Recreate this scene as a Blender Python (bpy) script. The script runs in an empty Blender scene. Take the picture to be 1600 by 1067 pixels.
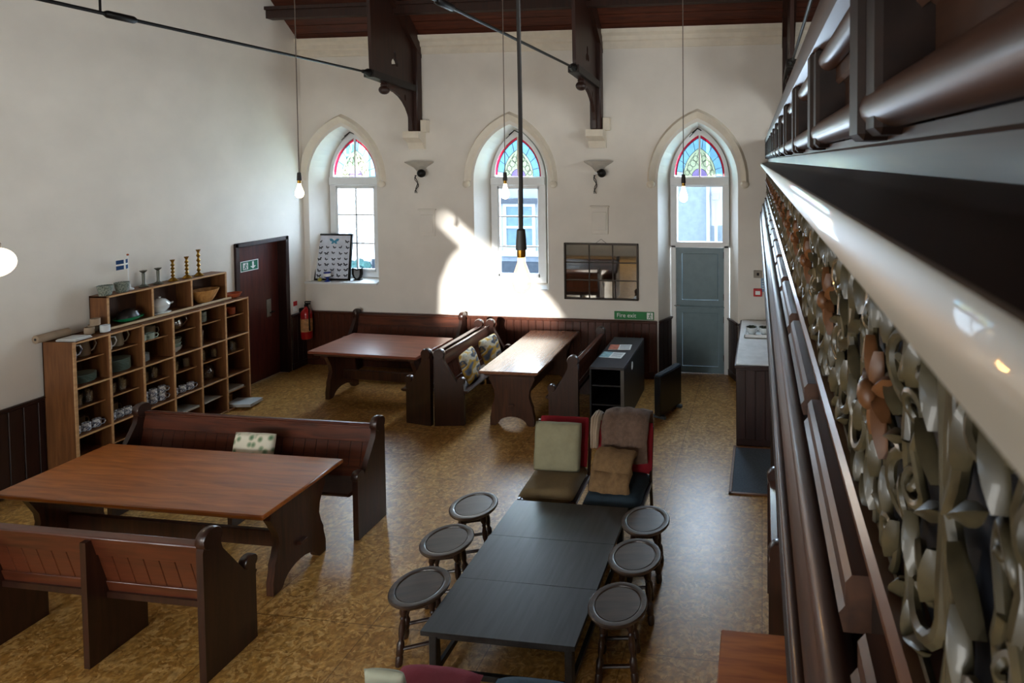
import bpy, bmesh, math, random
from mathutils import Vector, Matrix
from mathutils.geometry import tessellate_polygon
random.seed(7)
PI = math.pi
S = bpy.context.scene
C = S.collection
H = 3.3                       # camera height

# ------------------------------------------------------------------ camera, world, light
F, PX, PY, YAW, PITCH, ROLL = 899.16, 1078.8, 280.95, 0.12436, 0.03308, 0.00365
fw = Vector((-math.sin(YAW)*math.cos(PITCH), math.cos(YAW)*math.cos(PITCH), -math.sin(PITCH)))
r0 = Vector((math.cos(YAW), math.sin(YAW), 0)); u0 = r0.cross(fw)
Rv = r0*math.cos(ROLL) - u0*math.sin(ROLL); Uv = r0*math.sin(ROLL) + u0*math.cos(ROLL)
cd = bpy.data.cameras.new('camera'); cam = bpy.data.objects.new('camera', cd); C.objects.link(cam)
cam.matrix_world = Matrix(((Rv.x, Uv.x, -fw.x, 0), (Rv.y, Uv.y, -fw.y, 0), (Rv.z, Uv.z, -fw.z, H), (0, 0, 0, 1)))
cd.sensor_width = 36; cd.lens = 36*F/1600
cd.shift_x = (800-PX)/1600; cd.shift_y = (PY-533.5)/1600
cd.clip_start = 0.01; cd.clip_end = 200
cd.dof.use_dof = True; cd.dof.focus_distance = 6.5; cd.dof.aperture_fstop = 11
S.camera = cam

w = bpy.data.worlds.new('world'); S.world = w; w.use_nodes = True
bg = w.node_tree.nodes['Background']; bg.inputs[0].default_value = (0.64, 0.82, 1.0, 1); bg.inputs[1].default_value = 5.2
def lamp(name, kind, loc, energy, color, target=None, **kw):
    d = bpy.data.lights.new(name, kind); d.energy = energy; d.color = color
    for k, v in kw.items(): setattr(d, k, v)
    o = bpy.data.objects.new(name, d); C.objects.link(o); o.location = loc
    if target is not None:
        o.rotation_euler = (Vector(target)-Vector(loc)).to_track_quat('-Z', 'Y').to_euler()
    return o
SUNV = Vector((-1.2, 10.98, -2.2))
lamp('sun', 'SUN', (0, -6, 8), 15, (1, .97, .92), Vector((0, -6, 8))+SUNV, angle=math.radians(1.6))
# fill lamps added outside guessed windows of the unseen wall behind the camera
for bx_ in (-5.9, -3.6, -1.3):
    lamp('daylight_standin', 'AREA', (bx_, -2.85, 1.95), 110, (1, .9, .79), (bx_-.6, 4, 2.2), shape='RECTANGLE', size=1.1, size_y=1.95)
# lamps added outside invented side windows above the gallery, to brighten the left wall
for by_ in (1.6, 4.6):
    lamp('daylight_standin', 'AREA', (4.15, by_, 4.2), 170, (1, .91, .8), (-7, by_+.4, 2.6), shape='RECTANGLE', size=1.5, size_y=1.7)
# daylight entering through the far windows
for bx_ in (-6.70, -3.87, -.955):
    lamp('daylight_standin', 'AREA', (bx_, 9.25, 2.6), 135, (.72, .85, 1), (bx_-.3, 6.0, 1.0), shape='RECTANGLE', size=.8, size_y=1.7)
S.view_settings.view_transform = 'Standard'; S.view_settings.look = 'None'
S.view_settings.gamma = 1; S.view_settings.use_curve_mapping = False
S.view_settings.exposure = 0.15

# ------------------------------------------------------------------ materials
def lin(c):
    return tuple(((v/255)/12.92 if v/255 <= .04045 else ((v/255+.055)/1.055)**2.4) for v in c) + (1,)
MATS = {}
def newmat(name):
    m = bpy.data.materials.new(name); m.use_nodes = True
    return m, m.node_tree.nodes, m.node_tree.links, m.node_tree.nodes['Principled BSDF']
def plain(name, c, rough=.6, metal=0, noise=.12, scale=8, bump=0, spec=.5, coat=0):
    """slightly mottled plain colour"""
    if name in MATS: return MATS[name]
    m, N, L, b = newmat(name); MATS[name] = m
    b.inputs['Roughness'].default_value = rough; b.inputs['Metallic'].default_value = metal
    b.inputs['Specular IOR Level'].default_value = spec; b.inputs['Coat Weight'].default_value = coat
    tc = N.new('ShaderNodeTexCoord'); nz = N.new('ShaderNodeTexNoise'); nz.inputs['Scale'].default_value = scale; nz.inputs['Detail'].default_value = 5
    L.new(tc.outputs['Object'], nz.inputs['Vector'])
    r = N.new('ShaderNodeValToRGB'); a = lin(c)
    r.color_ramp.elements[0].position = .3; r.color_ramp.elements[1].position = .7
    r.color_ramp.elements[0].color = tuple(v*(1-noise) for v in a[:3])+(1,)
    r.color_ramp.elements[1].color = tuple(min(1, v*(1+noise)) for v in a[:3])+(1,)
    L.new(nz.outputs['Fac'], r.inputs['Fac']); L.new(r.outputs['Color'], b.inputs['Base Color'])
    if bump:
        bp = N.new('ShaderNodeBump'); bp.inputs['Strength'].default_value = bump; bp.inputs['Distance'].default_value = .01
        n2 = N.new('ShaderNodeTexNoise'); n2.inputs['Scale'].default_value = scale*6; n2.inputs['Detail'].default_value = 6
        L.new(tc.outputs['Object'], n2.inputs['Vector']); L.new(n2.outputs['Fac'], bp.inputs['Height']); L.new(bp.outputs['Normal'], b.inputs['Normal'])
    return m
def wood(name, c1, c2, rough=.4, axis=0, scale=3, coat=0, spec=.5):
    if name in MATS: return MATS[name]
    m, N, L, b = newmat(name); MATS[name] = m
    b.inputs['Roughness'].default_value = rough; b.inputs['Coat Weight'].default_value = coat; b.inputs['Coat Roughness'].default_value = .15
    b.inputs['Specular IOR Level'].default_value = spec
    tc = N.new('ShaderNodeTexCoord'); mp = N.new('ShaderNodeMapping')
    s = [9, 9, 9]; s[axis] = .8
    mp.inputs['Scale'].default_value = [v*scale/3 for v in s]
    nz = N.new('ShaderNodeTexNoise'); nz.inputs['Scale'].default_value = 3; nz.inputs['Detail'].default_value = 8; nz.inputs['Distortion'].default_value = .6
    L.new(tc.outputs['Object'], mp.inputs['Vector']); L.new(mp.outputs['Vector'], nz.inputs['Vector'])
    r = N.new('ShaderNodeValToRGB'); r.color_ramp.elements[0].position = .3; r.color_ramp.elements[1].position = .72
    r.color_ramp.elements[0].color = lin(c1); r.color_ramp.elements[1].color = lin(c2)
    L.new(nz.outputs['Fac'], r.inputs['Fac'])
    # large uneven patches of wear
    n2 = N.new('ShaderNodeTexNoise'); n2.inputs['Scale'].default_value = 2.2; n2.inputs['Detail'].default_value = 3
    L.new(tc.outputs['Object'], n2.inputs['Vector'])
    mx = N.new('ShaderNodeMix'); mx.data_type = 'RGBA'; mx.blend_type = 'MULTIPLY'; mx.inputs['Factor'].default_value = .45
    r2 = N.new('ShaderNodeValToRGB'); r2.color_ramp.elements[0].color = (.45, .42, .4, 1); r2.color_ramp.elements[1].color = (1.25, 1.2, 1.15, 1)
    L.new(n2.outputs['Fac'], r2.inputs['Fac']); L.new(r.outputs['Color'], mx.inputs['A']); L.new(r2.outputs['Color'], mx.inputs['B'])
    L.new(mx.outputs['Result'], b.inputs['Base Color'])
    return m
def clear(name, c=(.95, .97, 1), gloss=.12, rough=.03):
    """thin pane: coloured see-through with a faint reflection"""
    if name in MATS: return MATS[name]
    m, N, L, b = newmat(name); MATS[name] = m
    out = N['Material Output']; N.remove(b)
    t = N.new('ShaderNodeBsdfTransparent'); t.inputs[0].default_value = tuple(c)+(1,)
    g = N.new('ShaderNodeBsdfGlossy'); g.inputs['Roughness'].default_value = rough
    fr = N.new('ShaderNodeLayerWeight'); fr.inputs['Blend'].default_value = .25
    mu = N.new('ShaderNodeMath'); mu.operation = 'MULTIPLY_ADD'; mu.inputs[1].default_value = .5; mu.inputs[2].default_value = gloss*.4
    L.new(fr.outputs['Facing'], mu.inputs[0])
    mx = N.new('ShaderNodeMixShader'); L.new(mu.outputs[0], mx.inputs[0]); L.new(t.outputs[0], mx.inputs[1]); L.new(g.outputs[0], mx.inputs[2])
    L.new(mx.outputs[0], out.inputs['Surface'])
    return m
def emit(name, c, s):
    if name in MATS: return MATS[name]
    m, N, L, b = newmat(name); MATS[name] = m
    b.inputs['Base Color'].default_value = tuple(c)+(1,); b.inputs['Emission Color'].default_value = tuple(c)+(1,); b.inputs['Emission Strength'].default_value = s
    return m
def floor_mat():
    m, N, L, b = newmat('cork_chip_floor'); b.inputs['Roughness'].default_value = .33
    tc = N.new('ShaderNodeTexCoord')
    v = N.new('ShaderNodeTexVoronoi'); v.inputs['Scale'].default_value = 24; v.inputs['Randomness'].default_value = 1
    mp = N.new('ShaderNodeMapping'); mp.inputs['Scale'].default_value = (1, 2.1, 1); mp.inputs['Rotation'].default_value = (0, 0, .5)
    nd = N.new('ShaderNodeTexNoise'); nd.inputs['Scale'].default_value = 7; nd.inputs['Detail'].default_value = 6
    ad = N.new('ShaderNodeVectorMath'); ad.operation = 'MULTIPLY_ADD'; ad.inputs[1].default_value = (.35, .35, 0)
    L.new(tc.outputs['Object'], nd.inputs['Vector']); L.new(nd.outputs['Color'], ad.inputs[0]); L.new(tc.outputs['Object'], ad.inputs[2])
    L.new(ad.outputs[0], mp.inputs['Vector']); L.new(mp.outputs[0], v.inputs['Vector'])
    r = N.new('ShaderNodeValToRGB'); e = r.color_ramp.elements
    e[0].color = lin((160, 114, 54)); e[1].color = lin((214, 172, 108)); e.new(.45).color = lin((184, 138, 70)); e.new(.7).color = lin((198, 154, 88))
    sp = N.new('ShaderNodeSeparateColor'); L.new(v.outputs['Color'], sp.inputs[0]); L.new(sp.outputs[0], r.inputs['Fac'])
    n2 = N.new('ShaderNodeTexNoise'); n2.inputs['Scale'].default_value = 26; n2.inputs['Detail'].default_value = 8; L.new(tc.outputs['Object'], n2.inputs['Vector'])
    r2 = N.new('ShaderNodeValToRGB'); r2.color_ramp.elements[0].position = .3; r2.color_ramp.elements[1].position = .65
    r2.color_ramp.elements[0].color = (.42, .38, .33, 1); r2.color_ramp.elements[1].color = (1.05, 1.0, .95, 1)
    L.new(n2.outputs['Fac'], r2.inputs['Fac'])
    mx = N.new('ShaderNodeMix'); mx.data_type = 'RGBA'; mx.blend_type = 'MULTIPLY'; mx.inputs['Factor'].default_value = .8
    L.new(r.outputs['Color'], mx.inputs['A']); L.new(r2.outputs['Color'], mx.inputs['B'])
    # faint joints of the square sheets
    br = N.new('ShaderNodeTexBrick'); br.offset = 0; br.inputs['Scale'].default_value = 1; br.inputs['Brick Width'].default_value = .92; br.inputs['Row Height'].default_value = .92
    br.inputs['Mortar Size'].default_value = .0035; br.inputs['Color1'].default_value = br.inputs['Color2'].default_value = (1, 1, 1, 1); br.inputs['Mortar'].default_value = (.35, .3, .27, 1)
    L.new(tc.outputs['Object'], br.inputs['Vector'])
    m2 = N.new('ShaderNodeMix'); m2.data_type = 'RGBA'; m2.blend_type = 'MULTIPLY'; m2.inputs['Factor'].default_value = .8
    L.new(mx.outputs['Result'], m2.inputs['A']); L.new(br.outputs['Color'], m2.inputs['B']); L.new(m2.outputs['Result'], b.inputs['Base Color'])
    bp = N.new('ShaderNodeBump'); bp.inputs['Strength'].default_value = .12; bp.inputs['Distance'].default_value = .004
    L.new(n2.outputs['Fac'], bp.inputs['Height']); L.new(bp.outputs['Normal'], b.inputs['Normal'])
    return m
def fabric_pattern(name, cols, scale, kind='plaid', rough=.9):
    m, N, L, b = newmat(name); MATS[name] = m; b.inputs['Roughness'].default_value = rough
    tc = N.new('ShaderNodeTexCoord')
    if kind == 'plaid':
        nz = N.new('ShaderNodeTexNoise'); nz.inputs['Scale'].default_value = scale; nz.inputs['Detail'].default_value = 2
        mp = N.new('ShaderNodeMapping'); mp.inputs['Scale'].default_value = (1, 1.6, 1)
        L.new(tc.outputs['Object'], mp.inputs[0]); L.new(mp.outputs[0], nz.inputs['Vector']); src = nz.outputs['Fac']
    else:
        nz = N.new('ShaderNodeTexVoronoi'); nz.inputs['Scale'].default_value = scale
        L.new(tc.outputs['Object'], nz.inputs['Vector']); src = nz.outputs['Distance']
    r = N.new('ShaderNodeValToRGB'); e = r.color_ramp.elements; n = len(cols)
    r.color_ramp.interpolation = 'EASE' if kind == 'plaid' else 'LINEAR'
    lo, hi = (.3, .7) if kind == 'plaid' else (.05, .6)
    e[0].position = lo; e[0].color = lin(cols[0]); e[1].position = hi; e[1].color = lin(cols[-1])
    for i in range(1, n-1): e.new(lo+(hi-lo)*i/(n-1)).color = lin(cols[i])
    L.new(src, r.inputs['Fac']); L.new(r.outputs['Color'], b.inputs['Base Color'])
    return m

PLASTER = plain('plaster', (226, 220, 210), .85, noise=.05, scale=2.2, bump=.15)
WHITE = plain('white_paint', (228, 230, 230), .45, noise=.03)
STONE = plain('painted_stone', (224, 214, 196), .8, noise=.05, bump=.2)
FLOOR = floor_mat()
ROOFW = wood('roof_boards', (58, 26, 14), (96, 46, 26), .55, 0)
TRUSSW = wood('truss_wood', (34, 17, 11), (58, 30, 19), .45, 2)
IRON = plain('black_iron', (24, 22, 21), .45, metal=.6)
WAINS = wood('wainscot_wood', (58, 28, 18), (92, 48, 30), .38, 2, coat=.2)
WAINSD = wood('wainscot_wood_dark', (34, 17, 15), (52, 27, 23), .42, 2, coat=.1)
PEW = wood('pew_wood', (60, 28, 17), (104, 52, 31), .32, 0, coat=.3)
PEWD = wood('pew_end_wood', (34, 18, 13), (60, 32, 22), .34, 2, coat=.3)
TABLE = wood('table_wood', (146, 76, 20), (196, 114, 44), .3, 0, coat=.25)
TABLEY = wood('table_wood_lengthwise', (104, 62, 40), (142, 92, 64), .26, 1, coat=.35)
TLEG = wood('table_slab_wood', (48, 26, 17), (84, 48, 30), .4, 2, coat=.15)
BLACKW = wood('black_stained_wood', (20, 21, 23), (44, 44, 46), .38, 1, coat=.1)
STOOLW = wood('stool_wood', (44, 32, 26), (78, 62, 50), .33, 0, coat=.3)
STOOLL = wood('stool_leg_wood', (34, 20, 16), (58, 36, 28), .35, 2, coat=.3)
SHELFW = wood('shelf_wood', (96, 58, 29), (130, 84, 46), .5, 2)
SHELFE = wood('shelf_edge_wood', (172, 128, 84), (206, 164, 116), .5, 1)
SHELFB = wood('shelf_back_wood', (50, 28, 16), (76, 44, 26), .6, 2)
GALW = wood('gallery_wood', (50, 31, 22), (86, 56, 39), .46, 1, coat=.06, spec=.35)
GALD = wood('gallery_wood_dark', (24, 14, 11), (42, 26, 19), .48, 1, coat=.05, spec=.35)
FRET = plain('cast_scroll_paint', (70, 62, 42), .42, noise=.4, scale=30, coat=.2)
FRETO = plain('cast_leaf_orange', (104, 66, 36), .45, noise=.3, scale=22)
NAVY = plain('navy_backing', (16, 19, 28), .6)
DOORB = plain('blue_grey_door_paint', (104, 126, 134), .4, noise=.08)
DOORR = wood('red_brown_door', (66, 26, 24), (96, 40, 30), .35, 2, coat=.2)
BRASS = plain('brass', (150, 112, 40), .3, metal=.9, noise=.2)
PEWTER = plain('pewter', (96, 98, 90), .38, metal=.7)
CHINA = plain('white_china', (214, 220, 220), .2, noise=.04, coat=.4)
CHINAG = plain('pale_green_china', (164, 184, 174), .25, noise=.06, coat=.4)
STONEW = plain('brown_stoneware', (128, 108, 84), .5, noise=.15)
TERRA = plain('terracotta', (160, 76, 40), .6, noise=.12)
GLASSW = clear('clear_glassware', (.975, .985, .985), .35)
PANE = clear('window_glass', (.93, .97, 1), .06)
BLUEP = fabric_pattern('blue_white_print', [(234, 238, 240), (228, 232, 236), (66, 82, 116), (230, 234, 236)], 34, 'plaid', .3)
GREYP = fabric_pattern('grey_green_print', [(60, 70, 66), (142, 150, 138), (84, 96, 88), (160, 164, 150)], 40, 'plaid', .5)

# ------------------------------------------------------------------ mesh helpers
class MB:
    def __init__(s): s.v = []; s.f = []
    def add(s, vs, fs):
        o = len(s.v); s.v += [tuple(v) for v in vs]; s.f += [tuple(i+o for i in f) for f in fs]; return s
    def box(s, x0, x1, y0, y1, z0, z1, M=None):
        vs = [Vector((x, y, z)) for z in (z0, z1) for y in (y0, y1) for x in (x0, x1)]
        if M: vs = [M @ v for v in vs]
        return s.add(vs, [(0, 2, 3, 1), (4, 5, 7, 6), (0, 1, 5, 4), (2, 6, 7, 3), (0, 4, 6, 2), (1, 3, 7, 5)])
    def bbox(s, x0, x1, y0, y1, z0, z1, b=.006, M=None):
        """box with chamfered edges"""
        b = min(b, (x1-x0)*.45, (y1-y0)*.45, (z1-z0)*.45)
        bm = bmesh.new(); bmesh.ops.create_cube(bm, size=1)
        for v in bm.verts: v.co = Vector(((x0+x1)/2+v.co.x*(x1-x0), (y0+y1)/2+v.co.y*(y1-y0), (z0+z1)/2+v.co.z*(z1-z0)))
        bmesh.ops.bevel(bm, geom=bm.edges[:], offset=b, segments=1, affect='EDGES')
        s.frombm(bm, M); return s
    def frombm(s, bm, M=None):
        bm.verts.index_update()
        s.add([(M @ v.co) if M else v.co for v in bm.verts], [[v.index for v in f.verts] for f in bm.faces]); bm.free(); return s
    def prism(s, poly, axis, a, b, holes=(), back=None):
        """extrude a 2-D outline (with holes) along axis; back = other outlines at the far side"""
        loops = [list(poly)]+[list(h) for h in holes]; bl = back or loops
        def P(p, d):
            return {0: (d, p[0], p[1]), 1: (p[0], d, p[1]), 2: (p[0], p[1], d)}[axis]
        tri = tessellate_polygon([[Vector((p[0], p[1], 0)) for p in l] for l in loops])
        A = [P(p, a) for l in loops for p in l]; B = [P(p, b) for l in bl for p in l]; n = len(A)
        fs = [tuple(t) for t in tri]+[tuple(i+n for i in reversed(t)) for t in tri]; o = 0
        for l in loops:
            k = len(l)
            for i in range(k): j = (i+1) % k; fs.append((o+i, o+j, o+j+n, o+i+n))
            o += k
        return s.add(A+B, fs)
    def lathe(s, prof, seg=20, c=(0, 0, 0), M=None, sx=1, sy=1):
        vs = []; fs = []; n = len(prof)
        for r, z in prof:
            for k in range(seg):
                a = 2*PI*k/seg; v = Vector((c[0]+r*math.cos(a)*sx, c[1]+r*math.sin(a)*sy, c[2]+z)); vs.append(M @ v if M else v)
        for i in range(n-1):
            for k in range(seg): k2 = (k+1) % seg; fs.append((i*seg+k, i*seg+k2, (i+1)*seg+k2, (i+1)*seg+k))
        if prof[0][0] > 1e-5: fs.append(tuple(reversed(range(seg))))
        if prof[-1][0] > 1e-5: fs.append(tuple((n-1)*seg+k for k in range(seg)))
        return s.add(vs, fs)
    def tube(s, pts, r, seg=8, flat=None):
        """round bar along a polyline; r number or list"""
        pts = [Vector(p) for p in pts]; n = len(pts); rr = r if isinstance(r, (list, tuple)) else [r]*n
        vs = []; fs = []; up = None
        for i, p in enumerate(pts):
            t = (pts[min(i+1, n-1)]-pts[max(i-1, 0)]).normalized()
            if up is None: up = Vector((0, 0, 1)) if abs(t.z) < .9 else Vector((1, 0, 0))
            a = t.cross(up)
            if a.length < 1e-4: a = t.cross(Vector((1, 0, .3)))
            a.normalize(); b2 = a.cross(t).normalized(); up = b2
            for k in range(seg):
                q = 2*PI*k/seg; d = a*math.cos(q)*rr[i]+b2*math.sin(q)*rr[i]
                if flat: d = Vector((d.x*flat[0], d.y*flat[1], d.z*flat[2]))
                vs.append(p+d)
        for i in range(n-1):
            for k in range(seg): k2 = (k+1) % seg; fs.append((i*seg+k, i*seg+k2, (i+1)*seg+k2, (i+1)*seg+k))
        fs.append(tuple(reversed(range(seg)))); fs.append(tuple((n-1)*seg+k for k in range(seg)))
        return s.add(vs, fs)
    def ball(s, c, r, seg=16, rings=10, sc=(1, 1, 1)):
        prof = [(r*math.sin(PI*i/rings), -r*math.cos(PI*i/rings)*sc[2]) for i in range(rings+1)]
        prof[0] = (1e-6, prof[0][1]); prof[-1] = (1e-6, prof[-1][1])
        return s.lathe(prof, seg, c, sx=sc[0], sy=sc[1])
    def mesh(s, name, smooth=40):
        me = bpy.data.meshes.new(name); me.from_pydata(s.v, [], s.f)
        bm = bmesh.new(); bm.from_mesh(me); bmesh.ops.recalc_face_normals(bm, faces=bm.faces[:]); bm.to_mesh(me); bm.free()
        if smooth:
            for p in me.polygons: p.use_smooth = True
            me.set_sharp_from_angle(angle=math.radians(smooth))
        return me
    def build(s, name, mat, parent=None, loc=None, rot=None, smooth=40):
        return link(name, s.mesh(name, smooth), mat, parent, loc, rot)
def link(name, me, mat=None, parent=None, loc=None, rot=None):
    o = bpy.data.objects.new(name, me); C.objects.link(o)
    if mat and not me.materials: me.materials.append(mat)
    if parent: o.parent = parent
    if loc: o.location = loc
    if rot: o.rotation_euler = rot
    return o
def tag(o, label, cat, group=None):
    o['label'] = label; o['category'] = cat
    if group: o['group'] = group
    return o
def thing(name, label, cat, loc=(0, 0, 0), rz=0, group=None):
    o = bpy.data.objects.new(name, None); C.objects.link(o); o.location = loc; o.rotation_euler = (0, 0, rz); o.empty_display_size = .1
    return tag(o, label, cat, group)
def struct(o): o['kind'] = 'structure'; return o
def dup(root, loc, rz=0, label=None, group=None):
    r = root.copy(); C.objects.link(r); r.location = loc; r.rotation_euler = (0, 0, rz)
    if label: r['label'] = label
    if group: r['group'] = group
    def rec(a, b):
        for ch in [c for c in a.children]:
            k = ch.copy(); C.objects.link(k); k.parent = b; rec(ch, k)
    rec(root, r)
    return r
def arc(cx, cz, r, a0, a1, n=8): return [(cx+r*math.cos(math.radians(a0+(a1-a0)*i/n)), cz+r*math.sin(math.radians(a0+(a1-a0)*i/n))) for i in range(n+1)]
def gothic(cx, hw, z0, zs, za, n=10):
    """pointed arch outline, counter-clockwise from bottom left"""
    rise = za-zs; R = (hw*hw+rise*rise)/(2*hw)
    pts = [(cx-hw, z0), (cx+hw, z0)]
    amax = math.asin(min(1, rise/R))
    for i in range(n+1): a = amax*i/n; pts.append((cx+hw-R+R*math.cos(a), zs+R*math.sin(a)))
    for i in range(n-1, -1, -1): a = amax*i/n; pts.append((cx-hw+R-R*math.cos(a), zs+R*math.sin(a)))
    return pts
def text_mesh(s, size):
    cu = bpy.data.curves.new('t', 'FONT'); cu.body = s; cu.size = size; cu.extrude = .0008
    o = bpy.data.objects.new('t', cu); C.objects.link(o); dg = bpy.context.evaluated_depsgraph_get()
    me = bpy.data.meshes.new_from_object(o.evaluated_get(dg)); bpy.data.objects.remove(o); me.materials.clear()
    return me

# ------------------------------------------------------------------ the room
YF, YG, XL, XR, YB = 8.48, 8.84, -7.4, 3.6, -2.5
EAVE = 5.23; RIDY = (YF+YB)/2
struct(MB().box(XL-.4, XR+.3, YB-.3, YF+.5, -.2, 0).build('floor', FLOOR, smooth=0))
WX = (-6.70, -3.87, -.955); SILL = (1.335, 1.31, 0)
front = [gothic(x, .60, SILL[i] if i < 2 else -.05, 3.0, 3.875) for i, x in enumerate(WX)]
front[0] = [(max(p[0], XL+.03), p[1]) for p in front[0]]
backo = [gothic(x, .45, SILL[i]+.05 if i < 2 else -.05, 3.02, 3.80) for i, x in enumerate(WX)]
outer = [(XL-.4, -.1), (XR, -.1), (XR, EAVE+.1), (XL-.4, EAVE+.1)]
# door opening reaches the floor: let the hole end just above the outline's lower edge
struct(MB().prism(outer, 1, YF, YG, front, [outer]+backo).build('wall_far', PLASTER, smooth=0))
ldoor = [(7.28, -.05), (8.09, -.05), (8.09, 2.09), (7.28, 2.09)]
gable = [(YB, -.1), (YF+.02, -.1), (YF+.02, EAVE), (RIDY, EAVE+YF-RIDY), (YB, EAVE)]
struct(MB().prism(gable, 0, XL, XL-.35, [ldoor]).build('wall_left', PLASTER, smooth=0))
rh = [[(y-.75, 3.35), (y+.75, 3.35), (y+.75, 5.05), (y-.75, 5.05)] for y in (1.6, 4.6)]  # out-of-view side windows, put in to let fill light across the hall
struct(MB().prism(gable, 0, XR, XR+.2, rh).build('wall_right', PLASTER, smooth=0))
for k_, y in enumerate((1.6, 4.6)):
    wn = struct(MB().prism([(y-.75, 3.35), (y+.75, 3.35), (y+.75, 5.05), (y-.75, 5.05)], 0, XR+.04, XR+.1, [[(y-.68, 3.42), (y+.68, 3.42), (y+.68, 4.98), (y-.68, 4.98)]]).build('window_%d' % (7+k_), WHITE, smooth=0))
    MB().box(XR+.065, XR+.07, y-.7, y+.7, 3.4, 5.0).build('pane', PANE, wn, smooth=0)
# unseen back wall: three guessed windows, high opening added to shape the sun patch
off = Vector((1.2, 0, 3.2))
blob = [(-5.02, .80), (-3.10, .80), (-3.27, 1.05), (-3.60, 1.40), (-3.95, 1.74), (-4.33, 1.90), (-4.99, 2.45), (-5.05, 2.39), (-4.58, 1.95), (-4.82, 1.75), (-5.0, 1.35)]
sunhole = [(p[0]+1.2*1.02, p[1]+2.2) for p in blob]  # patch outline shifted back along the sun; hole added for the light
holes = [[(x-.55, .95), (x+.55, .95), (x+.55, 2.9), (x-.55, 2.9)] for x in (-5.9, -3.6, -1.3)]
struct(MB().prism([(XL-.4, -.1), (XR, -.1), (XR, EAVE+.6), (XL-.4, EAVE+.6)], 1, YB-.02, YB, holes+[sunhole]).build('wall_back', PLASTER, smooth=0))
for k_, x in enumerate((-5.9, -3.6, -1.3)):
    wn = struct(MB().prism([(x-.55, .95), (x+.55, .95), (x+.55, 2.9), (x-.55, 2.9)], 1, YB-.06, YB-.02, [[(x-.48, 1.02), (x+.48, 1.02), (x+.48, 2.83), (x-.48, 2.83)]]).build('window_%d' % (4+k_), WHITE, smooth=0))
    MB().box(x-.5, x+.5, YB-.045, YB-.04, 1.0, 2.85).build('pane', PANE, wn, smooth=0)
# roof: boards of the far slope are separate, the rest is one slab
ceil = MB(); n = Vector((0, 1, 1)).normalized()
def slope_pt(d, up=0):   # d metres along the far slope from the eave
    return (YF-d*.7071+up*.7071, EAVE+d*.7071+up*.7071)
def slab(mb, d0, d1, x0, x1, t0, t1):
    P = [slope_pt(d0, t0), slope_pt(d1, t0), slope_pt(d1, t1), slope_pt(d0, t1)]
    return mb.prism(P, 0, x0, x1)
LEN = (YF-RIDY)/.7071
slab(ceil, -.25, LEN+.1, XL-.4, XR+.2, .035, .12)
ceil.prism([(RIDY, EAVE+YF-RIDY), (YB-.3, EAVE-.3), (YB-.3, EAVE-.2), (RIDY, EAVE+YF-RIDY+.12)], 0, XL-.4, XR+.2)
ceiling = struct(ceil.build('ceiling', ROOFW, smooth=0))
bd = None
for k in range(12):
    if bd is None:
        m_ = slab(MB(), 0.0, .142, XL, XR, 0, .034).mesh('roof_board', 0); bd = m_
    link('roof_board', bd, ROOFW, ceiling, (0, -k*.15*.7071, k*.15*.7071))
# purlin
pr = struct(MB().box(XL, XR, 7.86, 7.98, 5.46, 5.58).box(XL, XR, 7.83, 8.01, 5.58, 5.63).build('trim_1', TRUSSW, smooth=0))
# cornice
cor = MB()
cor.prism([(YF, 4.98), (YF-.02, 4.98), (YF-.025, 5.02), (YF-.025, 5.08), (YF-.05, 5.10), (YF-.055, 5.16), (YF-.10, 5.20), (YF-.11, 5.26), (YF, 5.26)], 0, XL, XR)
struct(cor.build('trim_2', STONE, smooth=0))
# hood moulds with small end stops
for i, x in enumerate(WX):
    o_ = gothic(x, .76, 2.98, 3.0, 4.07)[1:]; o_.append((x-.76, 2.98)); i_ = gothic(x, .64, 2.98, 3.0, 3.93)[1:]; i_.append((x-.64, 2.98))
    m = MB()
    o2 = o_[:-1] ; i2 = i_[:-1]
    if i == 0: o2 = [(max(p[0], XL+.002), p[1]) for p in o2]; i2 = [(max(p[0], XL+.001), p[1]) for p in i2]
    n_ = len(o2); vs = []; fs = []
    for a, b in zip(o2, i2):
        mid = ((a[0]+b[0])/2, (a[1]+b[1])/2)
        vs += [(a[0], YF, a[1]), (a[0]*.7+b[0]*.3, YF-.06, a[1]*.7+b[1]*.3), (mid[0], YF-.045, mid[1]), (b[0], YF, b[1])]
    for k in range(n_-1):
        for q in range(3): fs.append((4*k+q, 4*k+q+1, 4*k+5+q, 4*k+4+q))
    fs += [(0, 1, 2, 3), (4*n_-4, 4*n_-3, 4*n_-2, 4*n_-1)]
    m.add(vs, fs)
    for sx in ((-1, 1) if i else (1,)): m.ball((x+sx*.70, YF-.03, 2.95), .065, 12, 8, (1, .7, .9))
    struct(m.build('trim_%d' % (3+i), STONE))

# ---- wainscot: planks and cap rail
def wains(name, p0, p1, mat, plank=.118, h=.845, reveal=False):
    p0 = Vector(p0); p1 = Vector(p1); d = p1-p0; L = d.length; ang = math.atan2(d.y, d.x)
    root = struct(MB().bbox(0, L, -.035, 0, h, h+.04, .01).bbox(0, L, -.05, 0, h+.022, h+.045, .01).build(name, mat, None, (p0.x, p0.y, 0), (0, 0, ang)))
    n = max(1, round(L/plank)); wd = L/n
    pm = MB().bbox(.002, wd-.002, -.022, -.001, .1, h, .005).mesh('plank', 0)
    for k in range(n): link('plank', pm, mat, root, (k*wd, 0, 0))
    MB().bbox(0, L, -.03, 0, 0, .1, .008).build('skirting', mat, root)
    return root
wains('baseboard_far', (-1.57, YF, 0), (XL, YF, 0), WAINS).rotation_euler.z
for o in [o for o in C.objects if o.name.startswith('baseboard_far')]: o.location = (XL, YF, 0); o.rotation_euler = (0, 0, 0)
wains('baseboard_left', (XL, YB, 0), (XL, 7.2, 0), WAINSD)
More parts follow.
